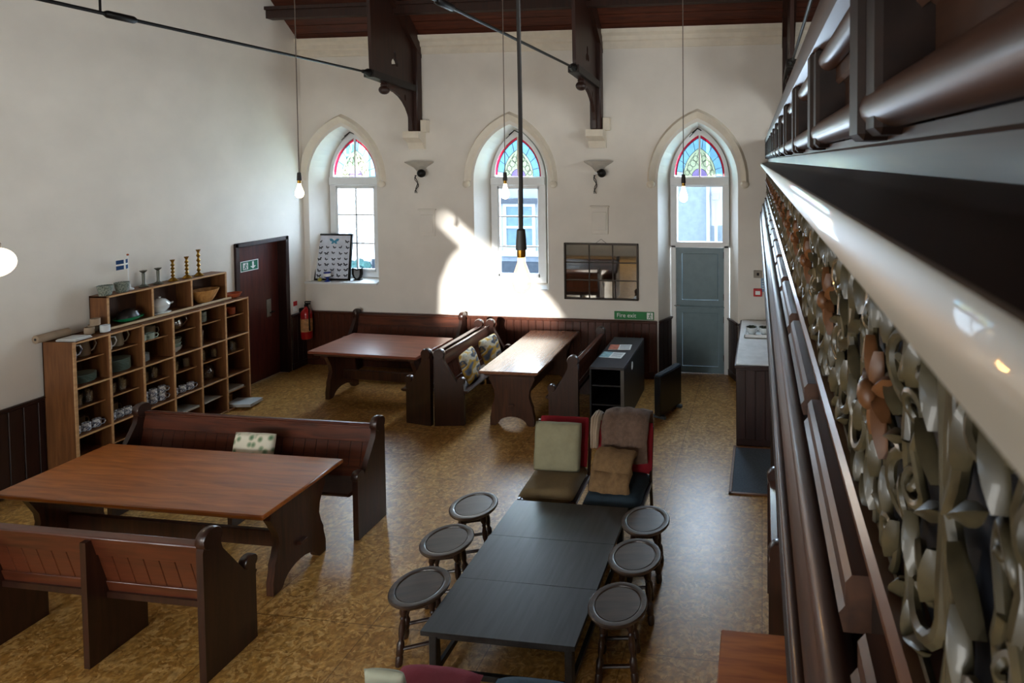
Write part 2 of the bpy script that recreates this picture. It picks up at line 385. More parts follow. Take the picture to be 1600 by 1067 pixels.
b2 = wains('baseboard_left_corner', (XL, 8.17, 0), (XL, YF, 0), WAINSD)
for nm in ('baseboard_left', 'baseboard_left_corner'):
    o = bpy.data.objects[nm]
    # face into the room (+X): planks lie on local -y which is +X for a run along +Y
bx3 = WX[2]
wains('baseboard_reveal_left', (bx3-.60, YF, 0), (bx3-.455, YG-.06, 0), WAINSD)
wains('baseboard_reveal_right', (bx3+.455, YG-.06, 0), (bx3+.60, YF, 0), WAINSD)
wains('baseboard_right', (bx3+.60, YF, 0), (XR, YF, 0), WAINSD)

# ------------------------------------------------------------------ windows
REDG = clear('ruby_glass', (.62, .06, .14)); BLUG = clear('sky_blue_glass', (.62, .86, .95)); YELG = clear('pale_yellow_glass', (.93, .95, .72))
GRNG = clear('pale_green_glass', (.72, .9, .78)); PURG = clear('lilac_glass', (.72, .6, .82)); LEAD = plain('lead_came', (40, 52, 50), .6)
def glazing(i, x):
    """pointed stained-glass light above a sash (or a door)"""
    root = struct(bpy.data.objects.new('window_%d' % (i+1), None)); C.objects.link(root); root.location = (x, YG-.06, 0)
    root['label'] = ['pointed window nearest the left corner, butterfly picture on its sill', 'middle pointed window between the two wall lamps', 'pointed fanlight with a clear pane above the blue-grey door'][i]
    zb = (SILL[i]+.05) if i < 2 else 1.965
    fr = MB()
    fr.prism(gothic(0, .452, zb, 3.02, 3.81), 1, -.02, .06, [gothic(0, .385, 3.06, 3.08, 3.70), [(-.35, zb+.09 if i < 2 else 2.05), (.35, zb+.09 if i < 2 else 2.05), (.35, 2.90), (-.35, 2.90)]])
    fr.build('window_frame', WHITE, root, smooth=0)
    MB().bbox(-.45, .45, -.05, 0, 2.92, 3.05, .01).build('transom', WHITE, root)
    # stained glass: ruby border, blue band, yellow-green field
    def ring(a, b, y0, y1, z0, part):
        n_ = len(a)
        for k, (c0, c1) in enumerate(part): pass
    g1 = gothic(0, .385, 3.06, 3.08, 3.70, 12)[1:]; g2 = gothic(0, .355, 3.06, 3.08, 3.655, 12)[1:]; g3 = gothic(0, .245, 3.06, 3.08, 3.50, 12)[1:]
    def band(a, b, k0, k1, name, mat):
        A = a[k0:k1+1]; B = b[k0:k1+1]; MB().prism(A+B[::-1], 1, .015, .02).build(name, mat, root, smooth=0)
    half = len(g1)//2
    band(g1, g2, 0, half, 'ruby_pane', REDG); band(g1, g2, half, len(g1)-1, 'ruby_pane', REDG)
    for k in range(0, 24, 3): band(g2, g3, k, k+3, 'blue_pane', BLUG)
    cut = [(-.12, 3.06)]+[(-.12*math.cos(PI*q/8), 3.06+.12*math.sin(PI*q/8)) for q in range(1, 8)]+[(.12, 3.06)]
    rightf = [(0, 3.18)]+[(p[0], p[1]) for p in cut[5:]]+[p for p in g3[:half+1]]
    MB().prism(rightf, 1, .015, .02).build('yellow_pane', YELG, root, smooth=0)
    MB().prism([(-p[0], p[1]) for p in rightf][::-1], 1, .015, .02).build('yellow_pane', YELG, root, smooth=0)
    MB().prism(cut, 1, .015, .02).build('lilac_pane', PURG, root, smooth=0)
    ld = MB()
    def wire(pts, r=.0045): ld.tube([(p[0], .012, p[1]) for p in pts], r, 6)
    for g in (g2, g3): wire(g[:-1]+[g[-1]])
    for k in range(0, 25, 3): wire([g2[k], g3[k]])
    wire(cut)
    for sx in (-1, 1):
        for (cx, cz, r) in ((.10, 3.26, .045), (.15, 3.19, .04), (.06, 3.33, .04), (.19, 3.12, .035)):
            wire([(sx*(cx+r*math.cos(2*PI*q/14)), cz+r*1.15*math.sin(2*PI*q/14)) for q in range(15)])
        wire([(0, 3.2), (sx*.05, 3.28), (sx*.03, 3.38), (0, 3.46)]); wire([(sx*.12, 3.08), (sx*.2, 3.16), (sx*.17, 3.26), (sx*.06, 3.42)])
    ld.build('lead_came', LEAD, root)
    MB().bbox(-.014, .014, -.005, .035, 3.06, 3.70, .004).build('mullion', STONE if i == 1 else WHITE, root)
    if i < 2:
        zs = zb+.09
        MB().box(-.35, .35, .018, .024, zs, 2.90).build('pane', PANE, root, smooth=0)
        bar = MB().bbox(-.014, .014, .0, .03, zs, 2.90, .004)
        for q in (1, 2): bar.bbox(-.35, .35, .0, .03, zs+(2.9-zs)*q/3-.012, zs+(2.9-zs)*q/3+.012, .004)
        bar.bbox(-.35, .35, -.01, .04, zs, zs+.05, .004).bbox(-.35, -.32, -.01, .04, zs, 2.9, .004).bbox(.32, .35, -.01, .04, zs, 2.9, .004).bbox(-.35, .35, -.01, .04, 2.86, 2.9, .004)
        bar.build('glazing_bar', WHITE, root)
        # sill board
        MB().prism([(-.60, -.36), (.60, -.36), (.45, 0.0), (-.45, 0.0)] if i else [(-.665, -.36), (.60, -.36), (.45, 0.0), (-.45, 0.0)], 2, SILL[i]-.0, SILL[i]+.03).build('window_sill', WHITE, root, smooth=0)
    else:
        MB().box(-.35, .35, .018, .024, 2.05, 2.90).build('pane', PANE, root, smooth=0)
        b_ = MB()
        for s_ in (-1, 1): b_.bbox(s_*.41-.04, s_*.41+.04, -.02, .05, 0, 2.0, .008)
        b_.build('door_frame', WHITE, root)
    return root
for i, x in enumerate(WX): glazing(i, x)
# ventilator catch at the heads of the windows
for i, x in enumerate(WX):
    tag(MB().tube([(x-.10, YG-.16, 3.72), (x-.02, YG-.14, 3.79), (x+.03, YG-.1, 3.76)], .009, 6).tube([(x-.14, YG-.18, 3.66), (x-.04, YG-.14, 3.77)], .006, 6).build('window_catch', IRON),
        ['black iron stay at the head of the window by the corner', 'black iron stay at the head of the middle window', 'black iron catch at the head of the arch over the blue door'][i], 'window stay')
# blue-grey stable door
dr = struct(bpy.data.objects.new('door_1', None)); C.objects.link(dr); dr.location = (bx3, YG-.06, 0); dr['label'] = 'blue-grey painted stable door in two leaves under the right pointed arch'
for z0, z1, nm in ((.01, 1.04, 'lower_leaf'), (1.045, 1.96, 'upper_leaf')):
    lf = MB().prism([(-.375, z0), (.375, z0), (.375, z1), (-.375, z1)], 1, .0, .045, [[(-.28, z0+.1), (.28, z0+.1), (.28, z1-.09), (-.28, z1-.09)]]).build(nm, DOORB, dr, smooth=0)
    MB().bbox(-.278, .278, .012, .03, z0+.102, z1-.092, .008).build('door_panel', DOORB, lf)
MB().bbox(-.385, .385, -.02, .0, 1.03, 1.055, .006).build('rail', DOORB, dr)
MB().tube([(-.40, -.03, 1.06), (-.31, -.03, 1.06)], .008, 8).build('bolt', plain('dull_steel', (150, 150, 148), .4, metal=.8), dr)
for z in (.25, .85, 1.2, 1.85): MB().bbox(.36, .395, -.012, .002, z-.05, z+.05, .003).build('hinge', IRON, dr)
# red-brown door in the left wall
dl = struct(bpy.data.objects.new('door_2', None)); C.objects.link(dl); dl.location = (XL, 0, 0); dl['label'] = 'dark red-brown door in the left wall beside the shelf unit'
MB().bbox(-.17, -.125, 7.28, 8.09, .005, 2.085, .004).build('door_leaf', DOORR, dl)
fr = MB()
for y0, y1, z0, z1 in ((7.22, 7.285, 0, 2.15), (8.085, 8.15, 0, 2.15), (7.22, 8.15, 2.085, 2.15)): fr.bbox(-.16, .025, y0, y1, z0, z1, .008)
fr.build('door_frame', WAINSD, dl)
MB().bbox(-.127, -.118, 7.86, 7.94, .93, 1.2, .002).build('push_plate', plain('steel_plate', (150, 146, 138), .35, metal=.7), dl)
MB().tube([(-.12, 7.95, 1.0), (-.07, 7.95, 1.0), (-.07, 7.87, 1.0)], .009, 8).build('door_handle', IRON, dl)
GREEN = plain('exit_green', (18, 112, 84), .5); WHT = plain('sign_white', (235, 238, 235), .5)
def exit_sign(loc, rot, wd, ht, label, words=None):
    r = thing('exit_sign', label, 'sign', loc); r.rotation_euler = rot
    MB().bbox(0, wd, -.006, 0, 0, ht, .002).build('plate', GREEN if not words else plain('sign_green_bright', (22, 120, 58), .5), r)
    m = MB()
    def rect(x0, x1, z0, z1): m.box(x0, x1, -.0075, -.0062, z0, z1)
    if words:
        t = link('lettering', text_mesh(words, ht*.72), WHT, r, (wd*.06, -.0065, ht*.28)); t.rotation_euler = (PI/2, 0, 0)
        bx0 = wd*.82; rect(bx0, bx0+ht*.75, ht*.1, ht*.9)
        m.build('pictogram_panel', WHT, r)
        k = MB(); k.ball((bx0+ht*.45, -.008, ht*.76), ht*.08, 8, 6, (1, .2, 1)); 
        k.tube([(bx0+ht*.42, -.008, ht*.66), (bx0+ht*.34, -.008, ht*.42), (bx0+ht*.5, -.008, ht*.3), (bx0+ht*.45, -.008, ht*.14)], ht*.05, 6, (1, .2, 1))
        k.tube([(bx0+ht*.34, -.008, ht*.42), (bx0+ht*.2, -.008, ht*.22)], ht*.05, 6, (1, .2, 1)); k.tube([(bx0+ht*.2, -.008, ht*.55), (bx0+ht*.42, -.008, ht*.62), (bx0+ht*.6, -.008, ht*.5)], ht*.04, 6, (1, .2, 1))
        k.build('running_figure', plain('sign_green_bright', (22, 120, 58), .5), r)
    else:
        for a in ((.0, .0, wd, .012), (.0, ht-.012, wd, ht), (.0, 0, .012, ht), (wd-.012, 0, wd, ht)): rect(a[0], a[2], a[1], a[3])
        rect(wd*.14, wd*.42, ht*.18, ht*.82)
        m.prism([(wd*.70, ht*.15), (wd*.86, ht*.42), (wd*.75, ht*.42), (wd*.75, ht*.85), (wd*.65, ht*.85), (wd*.65, ht*.42), (wd*.54, ht*.42)], 1, -.0075, -.0062)
        m.build('arrow_and_border', WHT, r, smooth=0)
        k = MB(); k.ball((wd*.31, -.009, ht*.70), .012, 8, 6, (1, .2, 1)); k.tube([(wd*.29, -.009, ht*.62), (wd*.26, -.009, ht*.45), (wd*.33, -.009, ht*.36), (wd*.3, -.009, ht*.22)], .008, 6, (1, .2, 1)); k.tube([(wd*.26, -.009, ht*.45), (wd*.19, -.009, ht*.26)], .008, 6, (1, .2, 1)); k.tube([(wd*.2, -.009, ht*.56), (wd*.3, -.009, ht*.58), (wd*.38, -.009, ht*.5)], .006, 6, (1, .2, 1))
        k.build('running_figure', GREEN, r)
    return r
exit_sign((XL-.122, 7.43, 1.70), (0, 0, PI/2), .30, .155, 'green and white running-man sign with a down arrow on the red-brown door')
exit_sign((-2.235, YF-.001, .895), (0, 0, 0), .615, .125, 'green sign lettered Fire exit on the far wall above the dado', 'Fire exit')

# ------------------------------------------------------------------ trusses, tie rods
TX = (-5.38, -2.465, .37)
tl = ['dark timber roof bracket between the first two windows', 'dark timber roof bracket between the middle window and the door', 'dark timber roof bracket at the gallery end of the far wall']
for i, x in enumerate(TX):
    r = thing('roof_bracket', tl[i], 'roof truss', (x, YF, 3.77), 0, 'roof brackets on the far wall')
    P = [(-.02, .02), (-.02, 1.42), (-1.1, 2.5), (-1.12, 2.5), (-1.08, .86), (-1.06, .72), (-.80, .64), (-.74, .60)] + [(-.74+.56*math.cos(math.radians(a)), .02+.56*math.sin(math.radians(a))) for a in range(84, -1, -12)]
    tre = []
    for q in range(24):
        a = 2*PI*q/24; rr = .062+.026*math.cos(3*(a-PI/2)); tre.append((-.58+rr*math.cos(a), 1.02+rr*1.5*math.sin(a)))
    slot = [(-.35+.018*math.cos(a*PI/5), .50+.05*math.sin(a*PI/5)) for a in range(10)]
    MB().prism(P, 0, -.025, .025, [tre, slot]).build('bracket_board', TRUSSW, r, smooth=0)
    MB().prism([(-.01, 1.15), (-.01, 1.44), (-1.15, 2.58), (-1.35, 2.50)], 0, -.09, .09).build('rafter', TRUSSW, r, smooth=0)
    MB().bbox(-.085, .085, -.14, 0.0, .0, 1.3, .015).build('wall_post', TRUSSW, r)
    MB().prism([(-1.12, .70), (-.02, .60), (-.02, .70), (-1.12, .80)], 0, -.075, .075).build('tie_beam', plain('iron_strap', (34, 28, 24), .5, metal=.3), r, smooth=0)
    MB().ball((0, -.80, .56), .065, 14, 8, (1.2, 1, 1)).lathe([(.03, -.02), (.05, .03), (.03, .08)], 12, (0, -.80, .60)).build('drop_finial', TRUSSW, r)
    MB().lathe([(.025, -.07), (.055, -.04), (.055, .0), (.03, .05), (.025, .1)], 12, M=Matrix.Translation((0, -1.14, .76)) @ Matrix.Rotation(PI/2, 4, 'X')).build('rod_shoe', IRON, r)
    cb = thing('corbel', ['white stone corbel under the roof bracket left of the middle window', 'white stone corbel under the roof bracket left of the door', 'white stone corbel under the roof bracket behind the gallery'][i], 'corbel', (x, YF, 3.5), 0, 'corbels')
    MB().prism([(0, 0), (-.05, 0), (-.09, .1), (-.2, .17), (-.2, .27), (0, .27)], 0, -.13, .13).build('corbel_stone', STONE, cb, smooth=0)
    MB().bbox(.1, .2, -.1, 0, .26, .45, .006).build('side_block', STONE, cb)
    rod = thing('tie_rod', ['long black iron tie rod crossing the upper left of the hall', 'black iron tie rod between the two hanging lamp cords', 'iron tie rod beside the gallery end'][i], 'tie rod', (x, YF-1.16, 4.53), 0, 'iron tie rods')
    MB().tube([(0, 0, 0), (0, -8.7, 0)], .016, 8).build('rod', IRON, rod)
    MB().lathe([(.02, -.12), (.032, -.1), (.032, .1), (.02, .12)], 10, M=Matrix.Translation((0, -3.05, 0)) @ Matrix.Rotation(PI/2, 4, 'X')).build('turnbuckle', IRON, rod)
    MB().tube([(0, -3.2, 0), (0, -3.2, 3.5)], .009, 6).build('hanger', IRON, rod)

# ------------------------------------------------------------------ wall fittings
for i, x in enumerate((-5.35, -2.46)):
    r = thing('wall_uplighter', ['white glass uplighter with black spot, left of the middle window', 'white glass uplighter with black spot, above the dark-framed mirror'][i], 'wall lamp', (x, YF, 3.12), 0, 'wall uplighters')
    pr_ = [(.03, 0), (.05, .02), (.10, .09), (.22, .165), (.23, .18), (.215, .178), (.095, .10), (.045, .03), (.001, .02)]
    vs = MB().lathe(pr_, 24); vs.v = [(p[0], -abs(p[1]) if p[1] > 0 else p[1], p[2]) for p in vs.v]
    vs.build('glass_bowl', plain('opal_glass', (232, 226, 214), .3), r)
    MB().bbox(-.05, .05, -.03, 0, -.02, .1, .01).build('wall_plate', WHITE, r)
    MB().ball((.075, -.10, -.0), .065, 16, 10).tube([(0, -.05, .02), (.06, -.09, .0)], .02, 8).build('black_spotlight', IRON, r)
    c_ = MB()
    for s_ in (-1, 1): c_.tube([(-.03+s_*.02*math.cos(k*1.1+(s_ > 0)*1.5)-.01, -.05-.02*math.sin(k), -.03-.035*k) for k in range(9)], .006, 6)
    c_.build('hanging_flex', IRON, r)
for i, (x, z) in enumerate(((-5.245, 2.335), (-2.447, 2.40))):
    r = thing('wall_plaque', ['plain white moulded plaque beside the streak of sunlight', 'plain white moulded plaque above the mirror'][i], 'plaque', (x, YF, z), 0, 'white plaques')
    MB().bbox(-.13, .13, -.02, 0, -.21, .2, .006).build('plaque_panel', PLASTER, r); MB().bbox(-.15, .15, -.035, 0, .2, .225, .006).build('plaque_cap', PLASTER, r)
    MB().bbox(-.105, .105, -.027, -.015, -.15, .13, .005).build('raised_field', PLASTER, r)
mr = thing('wall_mirror', 'nine-pane mirror in a thin dark frame on the far wall', 'mirror', (-3.01, YF, 1.19))
MIR = plain('mirror_glass', (175, 170, 160), .03, metal=1, noise=.02); W_, H_ = 1.155, .865
MB().bbox(0, W_, -.012, 0, 0, H_, .002).build('backing', IRON, mr)
fm = MB()
for a in ((0, W_, 0, .025), (0, W_, H_-.025, H_), (0, .025, 0, H_), (W_-.025, W_, 0, H_)): fm.bbox(a[0], a[1], -.04, 0, a[2], a[3], .004)
fm.build('frame', plain('dark_bronze', (46, 34, 24), .4, metal=.4), mr)
for c_ in range(3):
    for r_ in range(3):
        x0 = .025+(W_-.05)/3*c_; z0 = .025+(H_-.05)/3*r_
        MB().box(x0+.004, x0+(W_-.05)/3-.004, -.018, -.012, z0+.004, z0+(H_-.05)/3-.004).build('mirror_pane', MIR, mr, smooth=0)
gb = MB()
for q in (1, 2): gb.bbox(.025+(W_-.05)/3*q-.008, .025+(W_-.05)/3*q+.008, -.03, -.012, .02, H_-.02, .003).bbox(.02, W_-.02, -.03, -.012, .025+(H_-.05)/3*q-.008, .025+(H_-.05)/3*q+.008, .003)
gb.build('glazing_bar', plain('dark_bronze', (46, 34, 24), .4, metal=.4), mr)
MB().tube([(.5, -.01, H_), (.58, -.006, H_+.06), (.66, -.01, H_)], .003, 6).build('hanging_wire', IRON, mr)
sw = thing('light_switch', 'grey square switch plate on the white wall right of the blue door', 'switch', (-.066, YF, 1.63)); MB().bbox(-.06, .06, -.012, 0, -.055, .055, .004).build('plate', plain('grey_metal', (120, 112, 100), .4, metal=.5), sw); MB().bbox(-.015, .02, -.022, -.01, -.02, .02, .004).build('rocker', IRON, sw)
cp = thing('fire_call_point', 'small red call point with a white centre on the wall right of the blue door', 'alarm', (-.066, YF, 1.36)); MB().bbox(-.062, .062, -.035, 0, -.058, .058, .006).build('red_case', plain('alarm_red', (190, 28, 30), .4), cp); MB().bbox(-.035, .035, -.038, -.033, -.03, .025, .002).build('white_window', WHT, cp)
ns = thing('notice', 'pale blue notice card above the red call point', 'sign', (.04, YF, 1.47)); MB().bbox(-.06, .06, -.004, 0, -.1, .1, .001).build('card', plain('pale_blue_card', (130, 165, 195), .6), ns)
for k in range(4): MB().box(-.045, .045, -.0055, -.004, .05-k*.035, .06-k*.035).build('printed_line', WHT, ns, smooth=0)
# fire extinguisher
fe = thing('fire_extinguisher', 'red fire extinguisher hung on the dado in the left corner', 'extinguisher', (-7.29, 8.36, .45))
RED = plain('extinguisher_red', (176, 24, 26), .28, coat=.5)
MB().lathe([(.04, 0), (.075, .01), (.082, .04), (.082, .40), (.075, .45), (.045, .49), (.028, .50), (.028, .53)], 24).build('cylinder', RED, fe)
MB().lathe([(.0835, .13), (.0835, .34)], 24).build('label_band', plain('buff_label', (206, 150, 96), .6, noise=.3, scale=30), fe)
MB().lathe([(.03, .53), (.03, .56), (.02, .57)], 12).bbox(-.02, .07, -.012, .012, .565, .585, .004).bbox(-.02, .08, -.012, .012, .60, .615, .004).tube([(-.02, 0, .57), (-.02, 0, .61)], .008, 6).build('valve_lever', IRON, fe)
MB().tube([(.03, -.02, .55), (.09, -.05, .50), (.1, -.06, .3), (.095, -.05, .15)], .011, 8).build('hose', IRON, fe)
MB().bbox(-.11, -.06, -.03, .03, .2, .5, .004).build('wall_bracket', IRON, fe)
es = thing('extinguisher_notice', 'small red and white notice on the left wall above the fire extinguisher', 'sign', (XL, 8.26, .99)); MB().bbox(0, .004, -.04, .04, -.07, .1, .001).build('card', WHT, es); MB().bbox(.004, .006, -.038, .038, .02, .095, .001).build('red_panel', plain('alarm_red', (190, 28, 30), .4), es)

# ------------------------------------------------------------------ outside the windows
gr = struct(MB().box(-30, 20, YG+.4, 40, -.5, -.3).build('ground_outside', plain('asphalt', (120, 124, 130), .9), smooth=0))
def facade(name, label, x0, x1, y, h, col, wins, lintel=None):
    r = thing(name, label, 'building', (x0, y, -.3))
    MB().box(0, x1-x0, 0, 4, 0, h).build('wall', col, r, smooth=0)
    for (a, b, c, d) in wins:
        wf = MB().prism([(a, c), (b, c), (b, d), (a, d)], 1, -.06, 0, [[(a+.08, c+.08), (b-.08, c+.08), (b-.08, (c+d)/2-.03), (a+.08, (c+d)/2-.03)], [(a+.08, (c+d)/2+.03), (b-.08, (c+d)/2+.03), (b-.08, d-.08), (a+.08, d-.08)]]).build('window', WHITE, r, smooth=0)
        MB().box(a+.08, b-.08, -.02, -.005, c+.08, d-.08).build('pane', plain('far_window_glass', (120, 150, 164), .3), wf, smooth=0)
        MB().bbox((a+b)/2-.03, (a+b)/2+.03, -.05, 0, c+.05, d-.05, .005).build('glazing_bar', WHITE, wf)
        MB().bbox(a-.12, b+.12, -.14, 0, c-.14, c, .01).build('sill', WHITE, r)
        if lintel: MB().bbox(a-.15, b+.15, -.12, 0, d, d+.14, .01).build('lintel', lintel, r)
    return r
fa = facade('house', 'white house with tall windows seen through the left window', -16.5, -10.7, 15.5, 7, plain('white_render', (168, 173, 178), .8), [(4.36, 4.8, 1.38, 1.92), (4.36, 4.8, 2.06, 2.56), (1.9, 2.9, 1.3, 2.6), (4.36, 4.8, 3.4, 4.2), (1.9, 2.9, 3.6, 5.2)])
MB().bbox(3.4, 3.7, -.2, 0, 0, 6.8, .02).build('pilaster', WHITE, fa); MB().bbox(5.04, 5.24, -.2, 0, 0, 6.8, .02).build('pilaster', WHITE, fa)
nb = thing('rear_sun_blocker', 'added low block behind the hall keeping low sun off the rear windows', 'building', (-9, -8.4, -.3))  # unseen block, added to stop low sun entering the rear windows
MB().box(0, 16, -3, 0, 0, 4.3).build('wall', plain('pale_render', (160, 168, 178), .85), nb, smooth=0)
MB().bbox(-.1, 16.1, -3.1, .1, 4.3, 4.36, .01).build('coping', STONE, nb)
struct(MB().box(-30, 20, -30, YB-.4, -.5, -.3).build('ground_rear', plain('asphalt', (120, 124, 130), .9), smooth=0))
hg = MB(); random.seed(3)
for k in range(260):
    c_ = (random.uniform(-14.6, -10.2), random.uniform(13.1, 13.8), random.uniform(-.2, .70)); hg.ball(c_, random.uniform(.1, .2), 6, 4, (1, 1, .8))
tag(hg.build('hedge', plain('hedge_leaf', (44, 84, 84), .8, noise=.5, scale=30)), 'dark green clipped hedge outside the left window', 'hedge')
fb = facade('rendered_house', 'blue-grey rendered house with a white sash window behind the middle window', -10.6, -4.2, 14.5, 7, plain('blue_grey_render', (178, 184, 196), .85), [(3.80, 4.68, 1.24, 2.49)], plain('slate_lintel', (90, 96, 106), .8))
MB().bbox(0, 6.4, -.05, 0, 0, .95, .01).build('plinth', plain('slate_lintel', (90, 96, 106), .8), fb)
fc = facade('pale_house', 'pale rendered wall with a drainpipe seen through the pane above the blue door', -4.1, 3.5, 13.8, 7, plain('pale_render', (160, 168, 178), .85), [])
MB().tube([(2.81, -.08, 0), (2.81, -.08, 6.5)], .045, 10).build('drainpipe', WHITE, fc)
MB().tube([(3.0, -.08, 0), (3.0, -.08, 2.1)], .04, 10).build('vent_pipe', WHITE, fc); MB().tube([(3.0, -.08, 2.1), (3.0, -.08, 2.7)], .02, 8).bbox(2.91, 3.09, -.2, -.02, 2.66, 2.86, .02).build('street_lamp', plain('lamp_grey', (120, 132, 150), .6), fc)

# ------------------------------------------------------------------ pendants
GLOW = emit('filament_glow', (1, .72, .38), 40); BULBG = emit('lit_bulb_glass', (1, .78, .5), 14); CORD = plain('flex', (36, 32, 30), .7); CORDL = plain('brown_flex', (84, 70, 60), .7)
def glass_bulb():
    m = clear('amber_bulb_glass', (.95, .66, .36), .5); N = m.node_tree.nodes; L = m.node_tree.links
    e = N.new('ShaderNodeEmission'); e.inputs[0].default_value = (1, .72, .4, 1); e.inputs[1].default_value = 1.3
    ad = N.new('ShaderNodeAddShader'); out = N['Material Output']; src = out.inputs['Surface'].links[0].from_socket
    L.new(src, ad.inputs[0]); L.new(e.outputs[0], ad.inputs[1]); L.new(ad.outputs[0], out.inputs['Surface']); return m
def pendant(loc, ztop, label, s=1, power=18, cord=CORD, cr=.004, holder=None, wavy=0, glass=None):
    r = thing('pendant_lamp', label, 'pendant lamp', loc, 0, 'bare-bulb pendant lamps')
    n_ = 24
    MB().tube([(wavy*math.sin(k*.9), 0, .09*s+(ztop-loc[2]-.09*s)*k/n_) for k in range(n_+1)], cr, 8).build('cord', cord, r)
    MB().lathe([(.012*s, .145*s), (.02*s, .14*s), (.024*s, .09*s), (.026*s, .045*s), (.022*s, .045*s)], 16).build('lamp_holder', holder or CORD, r)
    MB().lathe([(.0205*s, .05*s), (.0205*s, .015*s), (.018*s, .008*s)], 14).build('bulb_cap', BRASS, r)
    MB().lathe([(.017*s, .01*s), (.02*s, -.02*s), (.034*s, -.06*s), (.045*s, -.095*s), (.047*s, -.12*s), (.038*s, -.152*s), (.018*s, -.168*s), (1e-5, -.171*s)], 20).build('bulb', glass or BULBG, r)
    f_ = MB()
    for k in range(6):
        a = k*PI/3; f_.tube([(.004*s*math.cos(a), .004*s*math.sin(a), -.02*s), (.018*s*math.cos(a), .018*s*math.sin(a), -.07*s), (.012*s*math.cos(a), .012*s*math.sin(a), -.12*s)], .0022*s, 5)
    f_.build('filament', GLOW, r)
    l = lamp('bulb_light', 'POINT', (0, 0, -.1*s), power, (1, .72, .42), shadow_soft_size=.03*s); l.parent = r
    return r
pendant((-.83, 1.90, 2.962), 9.0, 'large bare filament bulb on a thick black flex, nearest to the camera', .72, 10, CORD, .0075, plain('grey_bakelite', (58, 56, 52), .5), .003, glass_bulb())
pendant((-4.40, 5.0, 3.09), 8.6, 'glowing bare bulb on a thin cord in front of the left corner', .78, 20, CORDL)
pendant((-2.33, 5.0, 3.09), 8.6, 'bare bulb on a thin cord seen against the middle window', .78, 20, CORDL)
pendant((-.687, 5.0, 3.07), 8.6, 'glowing bare bulb on a thin cord in front of the door fanlight', .78, 20, CORDL)
gl = thing('globe_lamp', 'round white globe lamp cut off by the left edge of the picture', 'pendant lamp', (-5.30, 3.35, 2.61))
MB().ball((0, 0, 0), .105, 24, 16).build('globe', emit('lit_opal_globe', (1, .85, .66), 1.6), gl); MB().lathe([(.03, .09), (.035, .13), (.012, .16)], 14).tube([(0, 0, .15), (0, 0, 5.5)], .004, 6).build('cord', CORD, gl)
lamp('globe_light', 'POINT', (-5.18, 3.35, 2.75), 8, (1, .8, .55), shadow_soft_size=.1)

# ------------------------------------------------------------------ pews
def pew(label, L, loc, rz, supports=(), yaw0=0, yaw1=0, name='church_pew'):
    r = thing(name, label, 'pew', loc, rz, 'wooden pews')
    prof = [(0, 0), (.37, 0), (.37, .50)] + arc(.335, .555, .047, -40, 200, 9) + [(.285, .535), (.135, .79), (.125, .83)] + arc(.065, .90, .065, -30, 210, 12) + [(.0, .84)]
    em = MB().prism(prof, 0, -.025, .025)
    bm = bmesh.new(); 
    me = em.mesh('end_panel', 30)
    for x, yw in ((.025, yaw0), (L-.025, yaw1)):
        o = link('end_panel', me, PEWD, r, (x, 0, 0), (0, 0, yw))
        MB().lathe([(.064, -.033), (.07, -.02), (.07, .02), (.064, .033)], 18, M=Matrix.Translation((0, .065, .90)) @ Matrix.Rotation(PI/2, 4, 'Y')).build('knob', PEWD, o)
        MB().lathe([(.046, -.031), (.051, -.02), (.051, .02), (.046, .031)], 14, M=Matrix.Translation((0, .335, .555)) @ Matrix.Rotation(PI/2, 4, 'Y')).build('arm_knob', PEWD, o)
    # raked back: rails and tongue-and-groove planks
    tilt = Matrix.Translation((0, .145, .40)) @ Matrix.Rotation(math.atan2(.105, .46), 4, 'X')
    a0, a1 = .05, L-.05
    MB().bbox(a0, a1, -.012, .014, .33, .475, .004, tilt).build('frieze_rail', PEW, r)
    MB().bbox(a0, a1, -.012, .014, .0, .115, .004, tilt).build('lower_rail', PEW, r)
    MB().bbox(a0, a1, -.026, .03, .47, .492, .008, tilt).bbox(a0, a1, -.016, .02, .452, .472, .004, tilt).build('top_rail', PEW, r)
    n_ = max(2, round((a1-a0)/.115)); wd = (a1-a0)/n_
    pm = MB().bbox(.003, wd-.003, -.004, .006, .11, .335, .002, Matrix.Translation((0, .145, .40)) @ Matrix.Rotation(math.atan2(.105, .46), 4, 'X')).mesh('plank', 0)
    MB().box(a0, a1, .0005, .0015, .1, .34, tilt).build('plank_backing', plain('dark_groove', (20, 10, 7), .7), r, smooth=0)
    for k in range(n_): link('plank', pm, PEW, r, (a0+k*wd, 0, 0))
    sp = [(.11, .395), (.40, .405), (.425, .415), (.43, .43), (.42, .44), (.11, .435)]
    MB().prism(sp, 0, a0-.0, a1).build('seat', PEWD, r, smooth=30)
    for x in supports:
        MB().prism([(.0, 0), (.36, 0), (.36, .39), (.14, .40), (.04, .84), (.0, .84)], 0, x-.022, x+.022).build('support', PEWD, r, smooth=0)
    return r
pew('long pew behind the large orange-brown table, floral cushion on it', 2.53, (-3.49, 4.885, 0), PI, (1.27,))
pew('pew at the lower left, seen from behind', 2.56, (-6.05, 3.13, 0), 0, (1.68, .85))
pew('pew standing against the far wall dado in the left corner', 1.83, (-4.6, YF-.055, 0), PI)
pew('pew facing the far left table, back to back with the cushioned pew', 1.40, (-4.10, 6.62, 0), PI/2, (), -.16, 0)
pew('pew with two plaid cushions facing the narrow table', 1.42, (-4.065, 8.05, 0), -PI/2, (), 0, .14)
pew('short pew between the narrow table and the black cabinet', 1.25, (-2.195, 6.6, 0), PI/2)

